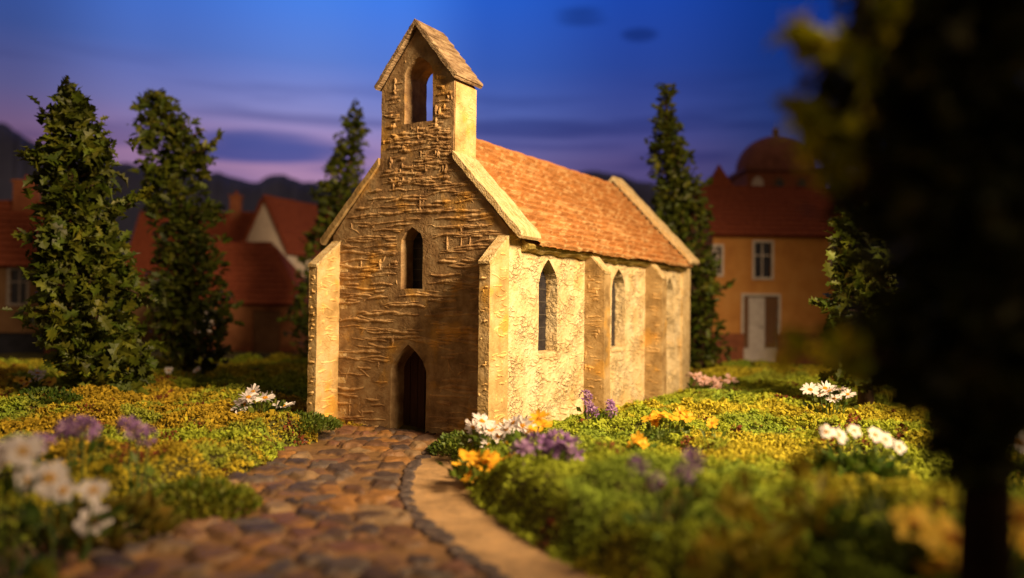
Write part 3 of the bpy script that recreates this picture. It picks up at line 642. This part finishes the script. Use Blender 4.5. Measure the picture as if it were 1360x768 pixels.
def leafcloud(name, P, Dr, S, m, rs, parent, loc, cvar=.5, wid=1.0, tint=None, T=LT, TF=LF):
    n = len(P); d = Dr/np.linalg.norm(Dr, axis=1, keepdims=True); ref = rs.normal(size=(n, 3)); b = np.cross(d, ref); b /= np.linalg.norm(b, axis=1, keepdims=True); nrm = np.cross(d, b)
    # faces tend upward
    fl = np.where(nrm[:, 2] < 0, -1, 1)[:, None]; nrm = nrm*fl; b = np.cross(nrm, d)
    curl = 1+rs.normal(size=(n, 1, 1))*.8
    V = P[:, None]+S[:, None, None]*(T[None, :, 0:1]*d[:, None]+T[None, :, 1:2]*wid*b[:, None]+T[None, :, 2:3]*curl*nrm[:, None]*1.4)
    k = len(T); F = (TF[None]+(np.arange(n)*k)[:, None, None]).reshape(-1, TF.shape[1])
    c = (1-cvar/2+cvar*rs.rand(n, 1))*np.stack([.85+.4*rs.rand(n), np.ones(n), .8+.3*rs.rand(n)], 1)
    if tint is not None: c = c*tint
    C = np.repeat(c, k, axis=0)
    return npmesh(name, V.reshape(-1, 3)-np.array(loc), F, C, m, parent)
def tree(label, slices, D, n, leaf, m, seed, base, sprigs=(), trunk=.22, name='holly_tree', cat='tree', group='small leafy trees around the chapel', lump=.5, inner=.35, clump=.5, spt=(1.15, 1.15, 1), bark='bark'):
    """slices: (py, px left, px right) down the crown, read at distance D and swept round as a real crown"""
    rs = np.random.RandomState(seed); rnd = random.Random(seed)
    ys = np.array([s[0] for s in slices], float); L = np.array([s[1] for s in slices], float); Rr = np.array([s[2] for s in slices], float); L, Rr = L+(Rr-L)*.05, Rr-(Rr-L)*.05
    base = np.array(base, float); e = empty(name, base); tag(e, label, cat, group)
    k = D/CF; w_ = np.interp(np.linspace(ys[0], ys[-1], 60), ys, Rr-L)+6; cdf = np.cumsum(w_); cdf = cdf/cdf[-1]
    yy = np.interp(rs.rand(n), cdf, np.linspace(ys[0], ys[-1], 60)); l = np.interp(yy, ys, L); r = np.interp(yy, ys, Rr)
    th = rs.rand(n)*2*np.pi; lm = 1.02-lump*.75+lump*1.6*vnoise(th*1.4+seed, yy*k*.9+seed)
    q = np.where(rs.rand(n) < inner, rs.rand(n)*.6, .62+.38*rs.rand(n)**.6)*np.clip(lm, .45, 1.2)
    cen = np.array([at((a+b)/2, y, D) for a, b, y in zip(l, r, yy)]); rad = (r-l)/2*k
    fx, fy = np.cos(th)*q*rad, np.sin(th)*q*rad
    # gather most leaves into branch-end clumps so that the outline is uneven
    K = max(40, n//26); ck = rs.randint(0, n, K); cl_ = rs.rand(n) < clump; pick = ck[rs.randint(0, K, n)]
    sg = leaf*.55
    fx = np.where(cl_, fx[pick]+rs.normal(size=n)*sg, fx*.92); fy = np.where(cl_, fy[pick]+rs.normal(size=n)*sg, fy*.92)
    yy = np.where(cl_, yy[pick]+rs.normal(size=n)*sg/k*1.1, yy); cen = np.array([at(np.interp(y, ys, (L+Rr)/2), y, D) for y in yy])
    P = cen+fx[:, None]*RT+fy[:, None]*np.array([FW[0], FW[1], 0])
    out = np.cos(th)[:, None]*RT+np.sin(th)[:, None]*np.array([FW[0], FW[1], 0]); Dr = out*.9+np.array([0, 0, .35])+rs.normal(size=(n, 3))*.65
    S = leaf*(.55+.7*rs.rand(n))
    for (x0, y0, x1, y1, cnt) in sprigs:
        a, b = at(x0, y0, D-.2), at(x1, y1, D-.4); t = rs.rand(cnt); pp = a+(b-a)*t[:, None]+rs.normal(size=(cnt, 3))*.10*(1.3-t[:, None])*leaf/.4
        P = np.vstack([P, pp]); Dr = np.vstack([Dr, (b-a)/np.linalg.norm(b-a)*.8+rs.normal(size=(cnt, 3))*.6+[0, 0, .3]]); S = np.concatenate([S, leaf*(.5+.6*rs.rand(cnt))])
    ti = np.ones((len(P), 3)); ti[n:] = spt; leafcloud('crown', P, Dr, S, m, rs, e, base, tint=ti)
    mb = MB(); top = at((L[0]+Rr[0])/2, ys[0]+6, D)-base; pts = [(0, 0, -.4)]
    for i in range(1, 9):
        y = ys[-1]+(ys[0]-ys[-1])*i/9; c = at(np.interp(y, ys, (L+Rr)/2), y, D)-base; pts.append(tuple(c+rs.normal(size=3)*.05))
    pts.append(tuple(top)); mb.tube(pts, [trunk*(1.25 if i == 0 else 1)*(1-.085*i) for i in range(len(pts))], 9); tk = mb.build('trunk', M[bark], e, smooth=True)
    mb = MB()
    for i in range(26):
        y = rnd.uniform(ys[0]+(ys[-1]-ys[0])*.12, ys[-1]-2); c = at(np.interp(y, ys, (L+Rr)/2), y, D)-base; rd = np.interp(y, ys, (Rr-L)/2)*k*.85; a = rnd.uniform(0, 6.28)
        o = RT*math.cos(a)*rd+np.array([FW[0], FW[1], 0])*math.sin(a)*rd+np.array([0, 0, rd*.5]); mb.tube([c, c+o*.5+np.array([0, 0, -.03]), c+o], [trunk*.28, trunk*.18, trunk*.06], 5)
    for (x0, y0, x1, y1, cnt) in sprigs: a, b = at(x0, y0, D-.2)-base, at(x1, y1, D-.4)-base; c = at(np.interp(y0, ys, (L+Rr)/2), y0+5, D)-base; mb.tube([c, a, (a+b)/2, b], [trunk*.3, trunk*.2, trunk*.14, trunk*.05], 5)
    mb.build('branches', M['bark'], e, smooth=True)
    return e
def gb(px, py, D): return gpt(px, py, D)
tree('tall holly tree with large spiky leaves, nearest on the left with a bent-over tip',
     [(128, 84, 104), (150, 74, 124), (180, 62, 146), (205, 44, 142), (235, 50, 132), (262, 62, 138), (290, 60, 150), (330, 58, 168), (365, 52, 178), (400, 60, 184), (440, 56, 200), (475, 66, 204), (505, 88, 196), (522, 118, 178)],
     26, 2900, .43, M['leaf1'], 21, gb(150, 525, 26), sprigs=[(130, 300, 195, 255, 55), (75, 325, 18, 312, 30), (80, 420, 34, 430, 30), (60, 215, 30, 205, 22), (90, 150, 100, 122, 14), (160, 380, 206, 400, 24)], lump=.6)
tree('leafy tree with a crooked blunt top, second from the left', [(128, 188, 222), (145, 184, 240), (165, 188, 262), (190, 192, 284), (215, 192, 282), (245, 194, 272), (280, 196, 286), (310, 196, 296), (350, 198, 302), (390, 200, 300), (430, 206, 302), (465, 212, 296), (492, 228, 284)],
     34, 3300, .38, M['leaf1'], 33, gb(250, 495, 34), sprigs=[(215, 140, 180, 142, 22), (270, 200, 292, 180, 14), (210, 170, 182, 185, 12)], lump=.6)
tree('narrow pointed tree rising behind the left slope of the chapel gable', [(146, 468, 476), (170, 458, 486), (200, 448, 490), (230, 436, 486), (260, 424, 482), (300, 410, 470), (340, 400, 470), (400, 384, 470), (440, 378, 470), (472, 392, 460)],
     42, 2800, .36, M['leaf1'], 44, gb(425, 475, 42), sprigs=[(430, 420, 372, 425, 30), (440, 250, 420, 258, 14)])
tree('narrow pointed tree standing behind the right rear corner of the chapel', [(124, 880, 888), (150, 872, 896), (185, 866, 906), (215, 862, 922), (245, 862, 934), (280, 866, 940), (320, 870, 944), (370, 880, 952), (410, 890, 956), (450, 896, 962), (488, 908, 956)],
     39, 3800, .33, M['leaf1'], 55, gb(930, 488, 39), sprigs=[(935, 400, 976, 372, 30), (930, 250, 948, 238, 14), (880, 170, 866, 160, 8)])
tree('small bright holly tree before the ochre house, half hidden by the dark foreground tree', [(278, 1128, 1150), (300, 1116, 1175), (330, 1108, 1190), (370, 1104, 1190), (400, 1096, 1200), (430, 1086, 1200), (460, 1094, 1200), (492, 1100, 1195), (514, 1115, 1190)],
     25, 1300, .40, M['leaf1'], 66, gb(1150, 500, 25), sprigs=[(1110, 410, 1086, 400, 16)])
tree('big dark out-of-focus tree filling the right foreground',
     [(-30, 1150, 1400), (30, 1130, 1420), (80, 1122, 1420), (130, 1116, 1425), (190, 1112, 1430), (250, 1122, 1440), (310, 1136, 1440), (370, 1150, 1440), (420, 1150, 1430), (455, 1120, 1420), (480, 1120, 1410), (505, 1160, 1395), (535, 1205, 1368), (560, 1235, 1352), (595, 1256, 1342), (640, 1272, 1338)],
     6.8, 5200, .25, M['leafd'], 77, gb(1302, 650, 6.8), sprigs=[(1140, 82, 1050, 44, 60), (1160, 150, 1150, 90, 18), (1150, 220, 1055, 150, 60), (1120, 250, 1075, 190, 30), (1150, 475, 1035, 470, 30), (1325, 370, 1262, 270, 44), (1360, 340, 1320, 270, 30), (1345, 230, 1352, 170, 20), (1190, 60, 1180, 10, 10)], trunk=.20, inner=.45, clump=.5, spt=(13, 12, 4), bark='barkd')  # spt paints lamplit patches into the sprig leaf colour

# ------------------------------------------------------------------ mossy ground cover
def cover():
    rs = np.random.RandomState(12); n = 800000
    r = 5.5+(rs.rand(n)**.9)*40; a = (rs.rand(n)-.5)*2*R(41)
    d = np.array([FW[0], FW[1]])/np.hypot(FW[0], FW[1]); rt = np.array([RT[0], RT[1]])
    x = CPOS[0]+r*(np.cos(a)*d[0]+np.sin(a)*rt[0]); y = CPOS[1]+r*(np.cos(a)*d[1]+np.sin(a)*rt[1])
    dp = dpoly(x, y, PATH); ok = ~inpoly(x, y, PATH) & ~((np.abs(x) < 3.02) & (y > 0) & (y < 14.2)) & ~((np.abs(np.abs(x)-2.85) < .16) & (y > -.92) & (y < 0))
    ok &= (fbm(x*1.3+7, y*1.3, 2)+.15*rs.rand(n) > .33) | (rs.rand(n) < .5)
    x, y, r = x[ok], y[ok], r[ok]; n = len(x); z = ground(x, y)
    tuft = ssm((fbm(x*2.1+40, y*2.1+3, 2)-.35)/.35); hgt = .03+.24*tuft*rs.rand(n)**.8
    dc = np.maximum(np.maximum(np.abs(x)-3.0, 0), np.maximum(-y, y-14.2)); hgt *= .45+.55*ssm(dc/1.5)
    s = (.019+.018*rs.rand(n))*np.clip(r/17, .9, 2.4)
    T = np.array([(1, 0, 0), (-1, 0, 0), (0, 1, 0), (0, -1, 0), (0, 0, 1), (0, 0, -1)], float); TF = np.array([(0, 2, 4), (2, 1, 4), (1, 3, 4), (3, 0, 4), (2, 0, 5), (1, 2, 5), (3, 1, 5), (0, 3, 5)])
    A = rs.normal(size=(n, 3, 3)); V = np.einsum('kj,nji->nki', T, A)*.62*s[:, None, None]*(.6+.8*rs.rand(n, 6, 1))
    V += np.stack([x, y, z+hgt], 1)[:, None]; F = (TF[None]+(np.arange(n)*6)[:, None, None]).reshape(-1, 3)
    g = fbm(x*.45+20, y*.45+11, 3)+.10*(rs.rand(n)-.5); left = ssm((2-x)/3.)*ssm((3-y)/3+.5)
    gold = ssm((g-.47+.05*(x < 2))/.14)[:, None]
    c = np.array([.34, .40, .03])*(1-gold)+(np.array([.50, .43, .03])*(1-left[:, None])+np.array([.42, .29, .02])*left[:, None])*gold
    fresh = ssm((fbm(x*.8+60, y*.8+2, 2)-.56)/.1)[:, None]; c = c*(1-fresh*.7)+np.array([.21, .31, .035])*fresh*.7
    rust = (ssm((fbm(x*1.6+90, y*1.6+31, 2)-.72)/.05)*(rs.rand(n) < .6))[:, None]; c = c*(1-rust)+np.array([.17, .045, .015])*rust
    c *= (.6+.8*rs.rand(n))[:, None]
    o = npmesh('moss', V.reshape(-1, 3), F, np.repeat(c, 6, axis=0), M['moss'])
    tag(o, 'crumbly green and golden moss covering the banks around the chapel', 'moss', kind='stuff')
M['moss'] = mat('moss_foam', [(1, 1, 1), (1.05, 1.05, 1.05)], 1, .8, 0, attr=True, transl=.25, spec=.25)
cover()

# ------------------------------------------------------------------ tufts, flowers
M['herb'] = leafmat('herb_leaf', (.055, .095, .012), (.095, .145, .018), (.16, .20, .03), .25)
M['petal'] = mat('petal', [(.92, .92, .92), (1, 1, 1)], 8, .55, .2, 20, attr=True, transl=.3)
M['stem'] = mat('flower_stem', [(.06, .10, .02), (.10, .15, .03)], 5, .7, .2)
ST = np.array([(0, 0, 0), (.5, .28, .05), (1, 0, 0), (.5, -.28, .05)]); SF = np.array([(0, 1, 2, 3)])
def tuft(name, label, px, py, D, rad, h, n, leaf, seed, m='herb', group='green tufts in the moss', cat='plant', T=ST, TF=SF, tint=None):
    rs = np.random.RandomState(seed); b = gpt(px, py, D); e = empty(name, b); tag(e, label, cat, group)
    a = rs.rand(n)*6.283; q = rs.rand(n)**.5; hh = h*(1-q**2*.75)*(.35+.65*rs.rand(n))*(.7+.5*vnoise(a*2, q*4+seed))
    P = b+np.stack([np.cos(a)*q*rad, np.sin(a)*q*rad, hh], 1); Dr = np.stack([np.cos(a)*q, np.sin(a)*q, .5+.5*rs.rand(n)], 1)+rs.normal(size=(n, 3))*.5
    leafcloud('foliage', P, Dr, leaf*(.6+.8*rs.rand(n)), M[m], rs, e, b, T=T, TF=TF, tint=tint)
    mb = MB()
    for i in range(14): a_ = i*.45; mb.tube([(0, 0, -.1), (math.cos(a_)*rad*.3, math.sin(a_)*rad*.3, h*.35), (math.cos(a_)*rad*.6, math.sin(a_)*rad*.6, h*.5)], [.02, .015, .008], 4)
    mb.build('stems', M['stem'], e); return e
def head_mesh(kind, r, q):
    """one flower head, facing +Z, returns petals MB and centre MB"""
    p, c = MB(), MB()
    if kind in ('daisy', 'yellow', 'orange', 'pink', 'marguerite'):
        n = {'marguerite': 7, 'daisy': 13, 'yellow': 8, 'orange': 6, 'pink': 9}[kind]; wd = {'marguerite': .34, 'daisy': .15, 'yellow': .24, 'orange': .36, 'pink': .2}[kind]
        for k in range(n):
            a = 2*math.pi*(k+q.uniform(-.2, .2))/n; L = r*q.uniform(.82, 1.1); up = q.uniform(-.05, .30)*r; tw = q.uniform(-.15, .15)*r
            ca, sa = math.cos(a), math.sin(a); col = {'marguerite': (.90, .84, .84), 'daisy': (.86, .80, .80), 'yellow': (.90, .50, .03), 'orange': (.95, .62, .05), 'pink': (.66, .42, .38)}[kind]; g = q.uniform(.85, 1.08); col = tuple(g*v for v in col)
            pr = [(.15, .35, .0), (.45, .85, .35), (.78, 1, .7), (.95, .65, .85), (1.04, .2, .8)]; vs = []
            for t, w_, z in pr:
                for s_ in (-1, 0, 1): vs.append((ca*t*L-sa*s_*w_*wd*r, sa*t*L+ca*s_*w_*wd*r, up*z+(.03*r if s_ else 0)+tw*s_*t))
            p.add(vs, [(i*3+j, i*3+j+1, i*3+j+4, i*3+j+3) for i in range(4) for j in range(2)], col)
        cc = {'marguerite': (.95, .58, .03), 'daisy': (.85, .42, .02), 'yellow': (.75, .33, .02), 'orange': (.55, .14, .01), 'pink': (.55, .30, .15)}[kind]
        for i in range(16): a = i*2.4; rr_ = r*(.34 if kind == 'marguerite' else .24)*math.sqrt(i/16); c.add([(rr_*math.cos(a)+x*.08*r, rr_*math.sin(a)+y*.08*r, .03*r+z*.1*r+.06*r*(1-i/16)) for x, y, z in ((1, 0, 0), (0, 1, 0), (-1, 0, 0), (0, -1, 0), (0, 0, 1), (0, 0, -.6))], [(0, 1, 4), (1, 2, 4), (2, 3, 4), (3, 0, 4), (1, 0, 5), (2, 1, 5), (3, 2, 5), (0, 3, 5)], cc)
    else:  # purple florets crowded on a head
        for k in range(20):
            a = q.uniform(0, 6.28); b = q.uniform(-.3, 1.4); o = Vector((math.cos(a)*math.cos(b), math.sin(a)*math.cos(b), math.sin(b)))*r*.6
            t = o.normalized(); s_ = t.cross(Vector((0, 0, 1.01))).normalized(); w_ = t.cross(s_); L = r*q.uniform(.35, .7); g = q.uniform(.7, 1.2)
            col = tuple(g*v for v in ((.33, .17, .42) if q.random() < .7 else (.50, .32, .52)))
            for m_ in range(4):
                an = m_*math.pi/2+q.uniform(-.3, .3); dd = s_*math.cos(an)+w_*math.sin(an); pp = s_*math.cos(an+1.57)+w_*math.sin(an+1.57)
                p.add([o, o+dd*L*.5+pp*L*.22+t*L*.25, o+dd*L*.9+t*L*.5, o+dd*L*.5-pp*L*.22+t*L*.25], [(0, 1, 2, 3)], col)
        c.add([(x*r*.22, y*r*.22, z*r*.3+.1*r) for x, y, z in ((1, 0, 0), (0, 1, 0), (-1, 0, 0), (0, -1, 0), (0, 0, 1), (0, 0, -1))], [(0, 1, 4), (1, 2, 4), (2, 3, 4), (3, 0, 4), (1, 0, 5), (2, 1, 5), (3, 2, 5), (0, 3, 5)], (.16, .09, .14))
    return p, c
def flowers(label, kind, heads, D, r, seed, group, name=None, leaves=60, cat='flowers', lr=.2, tint=None):
    q = random.Random(seed); rs = np.random.RandomState(seed); P = [at(x, y, D+q.uniform(-.35, .35)) for x, y in heads]
    b = np.mean(P, axis=0); b[2] = ground(np.array(b[0]), np.array(b[1])); e = empty({'marguerite': 'daisy_clump', 'daisy': 'daisy_clump', 'yellow': 'yellow_flowers', 'orange': 'orange_flowers', 'pink': 'pink_flowers', 'purple': 'purple_flowers'}[kind], b); tag(e, label, cat, group)
    smb = MB()
    for p_ in P:
        p_[2] = max(p_[2], float(ground(np.array(p_[0]), np.array(p_[1])))+.12)
        l = p_-b; pm, cm = head_mesh(kind, r*q.uniform(.85, 1.15), q)
        # heads turn up and a little towards the open side
        tilt = (Vector((q.gauss(.25, .45), q.gauss(-.55, .4), 1.0)) if kind != 'marguerite' else Vector((q.gauss(.75, .25), q.gauss(-.95, .25), .8))).normalized(); rot = tilt.to_track_quat('Z', 'Y').to_matrix(); rz = Matrix.Rotation(q.uniform(0, 6), 3, 'Z')
        for m_ in (pm, cm): m_.v = [tuple(rot @ (rz @ Vector(v))) for v in m_.v]
        f = pm.build('flower', M['petal'], e, loc=l); cm.build('flower_centre', M['petal'], f, smooth=True)
        smb.tube([(l[0]*.5, l[1]*.5, -.1), (l[0]*.85, l[1]*.85, l[2]*.5), tuple(Vector(l)-tilt*.02)], [.022, .018, .014], 5)
    smb.build('stems', M['stem'], e)
    if leaves:
        ex = max(.22, max(np.hypot(*(p_-b)[:2]) for p_ in P)); n = leaves; a = rs.rand(n)*6.283; qq = rs.rand(n)**.5*ex*1.1
        top = np.mean([p_[2] for p_ in P])-b[2]; PP = b+np.stack([np.cos(a)*qq, np.sin(a)*qq, rs.rand(n)*max(.1, top*.75)], 1); DD = np.stack([np.cos(a), np.sin(a), .6+rs.rand(n)], 1)+rs.normal(size=(n, 3))*.4
        leafcloud('leaves', PP, DD, lr*(.6+.8*rs.rand(n)), M['herb'], rs, e, b, T=ST, TF=SF, tint=tint)
    return e
tuft('herb_tuft', 'bright green parsley-like tuft against the left front buttress', 402, 566, 21.3, .95, .42, 2600, .10, 1)
tuft('herb_tuft', 'bright green tuft just right of the chapel door', 606, 592, 19.4, .62, .46, 1900, .10, 2)
tuft('herb_tuft', 'leafy green tuft under the yellow flowers beside the nave', 880, 592, 18.2, .75, .32, 1300, .10, 3)
tuft('herb_tuft', 'soft pale green leafy mound on the edge of the left bank', 262, 632, 13.8, 1.0, .55, 2600, .12, 4, tint=(1.5, 1.2, .9))
tuft('herb_tuft', 'dark green tuft at the foot of the tall left holly tree', 60, 535, 23, .9, .40, 1300, .12, 5, tint=(.6, .7, .6))
tuft('herb_tuft', 'broad dark leaves under the blurred daisies on the right bank', 1130, 612, 14.2, .7, .4, 160, .34, 6, tint=(.7, .85, .6))
tuft('herb_tuft', 'reddish green leafy tuft among the purple flowers at left', 150, 630, 12.2, .8, .55, 260, .30, 7, tint=(1.3, .75, .7))
DG = 'white daisy clumps'
flowers('five white daisies standing left of the chapel front', 'daisy', [(336, 521), (324, 538), (346, 547), (367, 545), (352, 529), (376, 540), (330, 528)], 21.2, .26, 101, DG, leaves=160)
flowers('crowded white daisies at the right front corner of the chapel', 'daisy', [(640, 560), (628, 568), (652, 572), (640, 584), (662, 580), (682, 562), (694, 566), (672, 570), (650, 592), (700, 573), (668, 592), (632, 578)], 18.0, .25, 102, DG, leaves=130)
flowers('large blurred white daisies in the left foreground', 'marguerite', [(84, 652), (124, 652), (40, 638), (124, 692), (66, 636)], 10.6, .21, 103, DG, leaves=40, lr=.26, tint=(.5, .6, .5))
flowers('blurred white daisies at the left edge of the picture', 'marguerite', [(4, 602), (30, 600), (-14, 612)], 9.2, .19, 104, DG, leaves=40, lr=.26, tint=(.5, .6, .5))
flowers('blurred row of white daisies in the middle of the right bank', 'marguerite', [(1098, 574), (1114, 578), (1134, 572), (1162, 578), (1176, 584), (1194, 594)], 14.2, .145, 105, DG, leaves=70)
flowers('small cream blossoms beside the dark tree, far on the right bank', 'daisy', [(1076, 518), (1090, 524), (1102, 520), (1116, 518), (1126, 524), (1108, 530), (1096, 516)], 22.5, .24, 106, 'pink and cream blossoms')
flowers('pinkish blossoms at the rear corner of the chapel', 'pink', [(922, 500), (934, 504), (946, 508), (958, 506), (970, 504), (940, 512), (952, 514), (928, 508)], 29, .28, 107, 'pink and cream blossoms')
flowers('white blossom half cut by the right edge of the picture', 'daisy', [(1354, 588), (1364, 592)], 13, .2, 108, DG, leaves=20)
PG = 'purple flower clumps'
flowers('purple flowers on the left bank nearest the path', 'purple', [(184, 572), (196, 580), (172, 568)], 13.4, .20, 110, PG, leaves=30)
flowers('purple flowers on the crest of the left bank', 'purple', [(98, 566), (112, 570), (122, 572), (90, 572)], 13.2, .20, 111, PG, leaves=30)
flowers('small purple flower at the left edge of the left bank', 'purple', [(52, 590), (62, 588)], 12.6, .18, 112, PG, leaves=20)
flowers('large mauve flowers in front of the right chapel corner', 'purple', [(694, 604), (712, 596), (742, 590), (756, 602), (736, 604)], 14.6, .30, 113, PG, leaves=60)
flowers('pair of purple flowers standing against the chapel side wall', 'purple', [(777, 528), (782, 540), (786, 549)], 21.0, .22, 114, PG, leaves=20)
flowers('single purple bloom just right of the pair by the side wall', 'purple', [(810, 538), (812, 546)], 21.2, .18, 115, PG, leaves=12)
flowers('faint mauve flowers out of focus on the near right bank', 'purple', [(850, 620), (872, 640), (920, 612), (908, 630)], 10.4, .16, 116, PG, leaves=50)
YG = 'yellow flower clumps'
flowers('yellow flowers behind the mauve ones at the chapel corner', 'yellow', [(716, 556), (722, 566), (706, 572), (684, 590), (690, 596)], 17.0, .20, 120, YG, leaves=60)
flowers('orange-yellow flowers spilling over the edge of the sand strip', 'yellow', [(622, 606), (634, 612), (650, 606), (628, 624), (642, 628), (658, 618), (634, 642), (650, 640), (640, 650), (624, 634), (690, 622), (676, 630), (616, 618)], 15.6, .21, 121, YG, leaves=110)
flowers('row of yellow flowers on the moss beside the nave', 'yellow', [(862, 556), (876, 552), (890, 554), (904, 548), (912, 554), (870, 560)], 19.0, .20, 122, YG, leaves=40)
flowers('low yellow flower in the moss nearest the nave row', 'yellow', [(842, 588), (854, 590), (848, 584)], 16.4, .17, 123, YG, leaves=30)
flowers('single small yellow bloom right of the nave row', 'yellow', [(946, 562)], 17.5, .14, 124, YG, leaves=10)
flowers('large blurred orange flowers in the bottom right corner', 'orange', [(1214, 700), (1262, 716), (1286, 742), (1356, 690), (1366, 725), (1246, 752), (1300, 760)], 8.2, .27, 125, 'orange flowers', leaves=90, lr=.22)
flowers('dim orange flower at the far left beyond the bank', 'orange', [(28, 506), (36, 510), (66, 508)], 27, .22, 126, 'orange flowers', leaves=20)
flowers('dim white flower at the far left beyond the bank', 'daisy', [(50, 496), (48, 504)], 27, .26, 127, DG, leaves=20)
flowers('tiny white flowers between the two left trees', 'daisy', [(224, 492), (262, 492)], 31, .18, 128, DG, leaves=20)
M['ylw'] = leafmat('yellow_green_leaf', (.30, .27, .02), (.42, .36, .03), (.52, .44, .05), .3)
tuft('leafy_plant', 'blurred yellow-green broad-leaved plant at the bottom right', 990, 760, 8.8, .50, 1.25, 170, .26, 31, m='ylw', group='yellow-green foreground plants')
tuft('leafy_plant', 'smaller yellow-green plant beside the bottom orange flowers', 1085, 750, 9.0, .28, 1.2, 80, .24, 32, m='ylw', group='yellow-green foreground plants')
tuft('leafy_plant', 'deep green leafy plant between the yellow one and the orange flowers', 1160, 765, 8.6, .5, .9, 260, .18, 33, m='herb', group='yellow-green foreground plants')
tuft('leafy_plant', 'yellow-green leaves hanging over the bank at the bottom left corner', 10, 730, 8.2, .8, .75, 420, .16, 34, m='ylw', group='yellow-green foreground plants', tint=(.6, .7, .6))
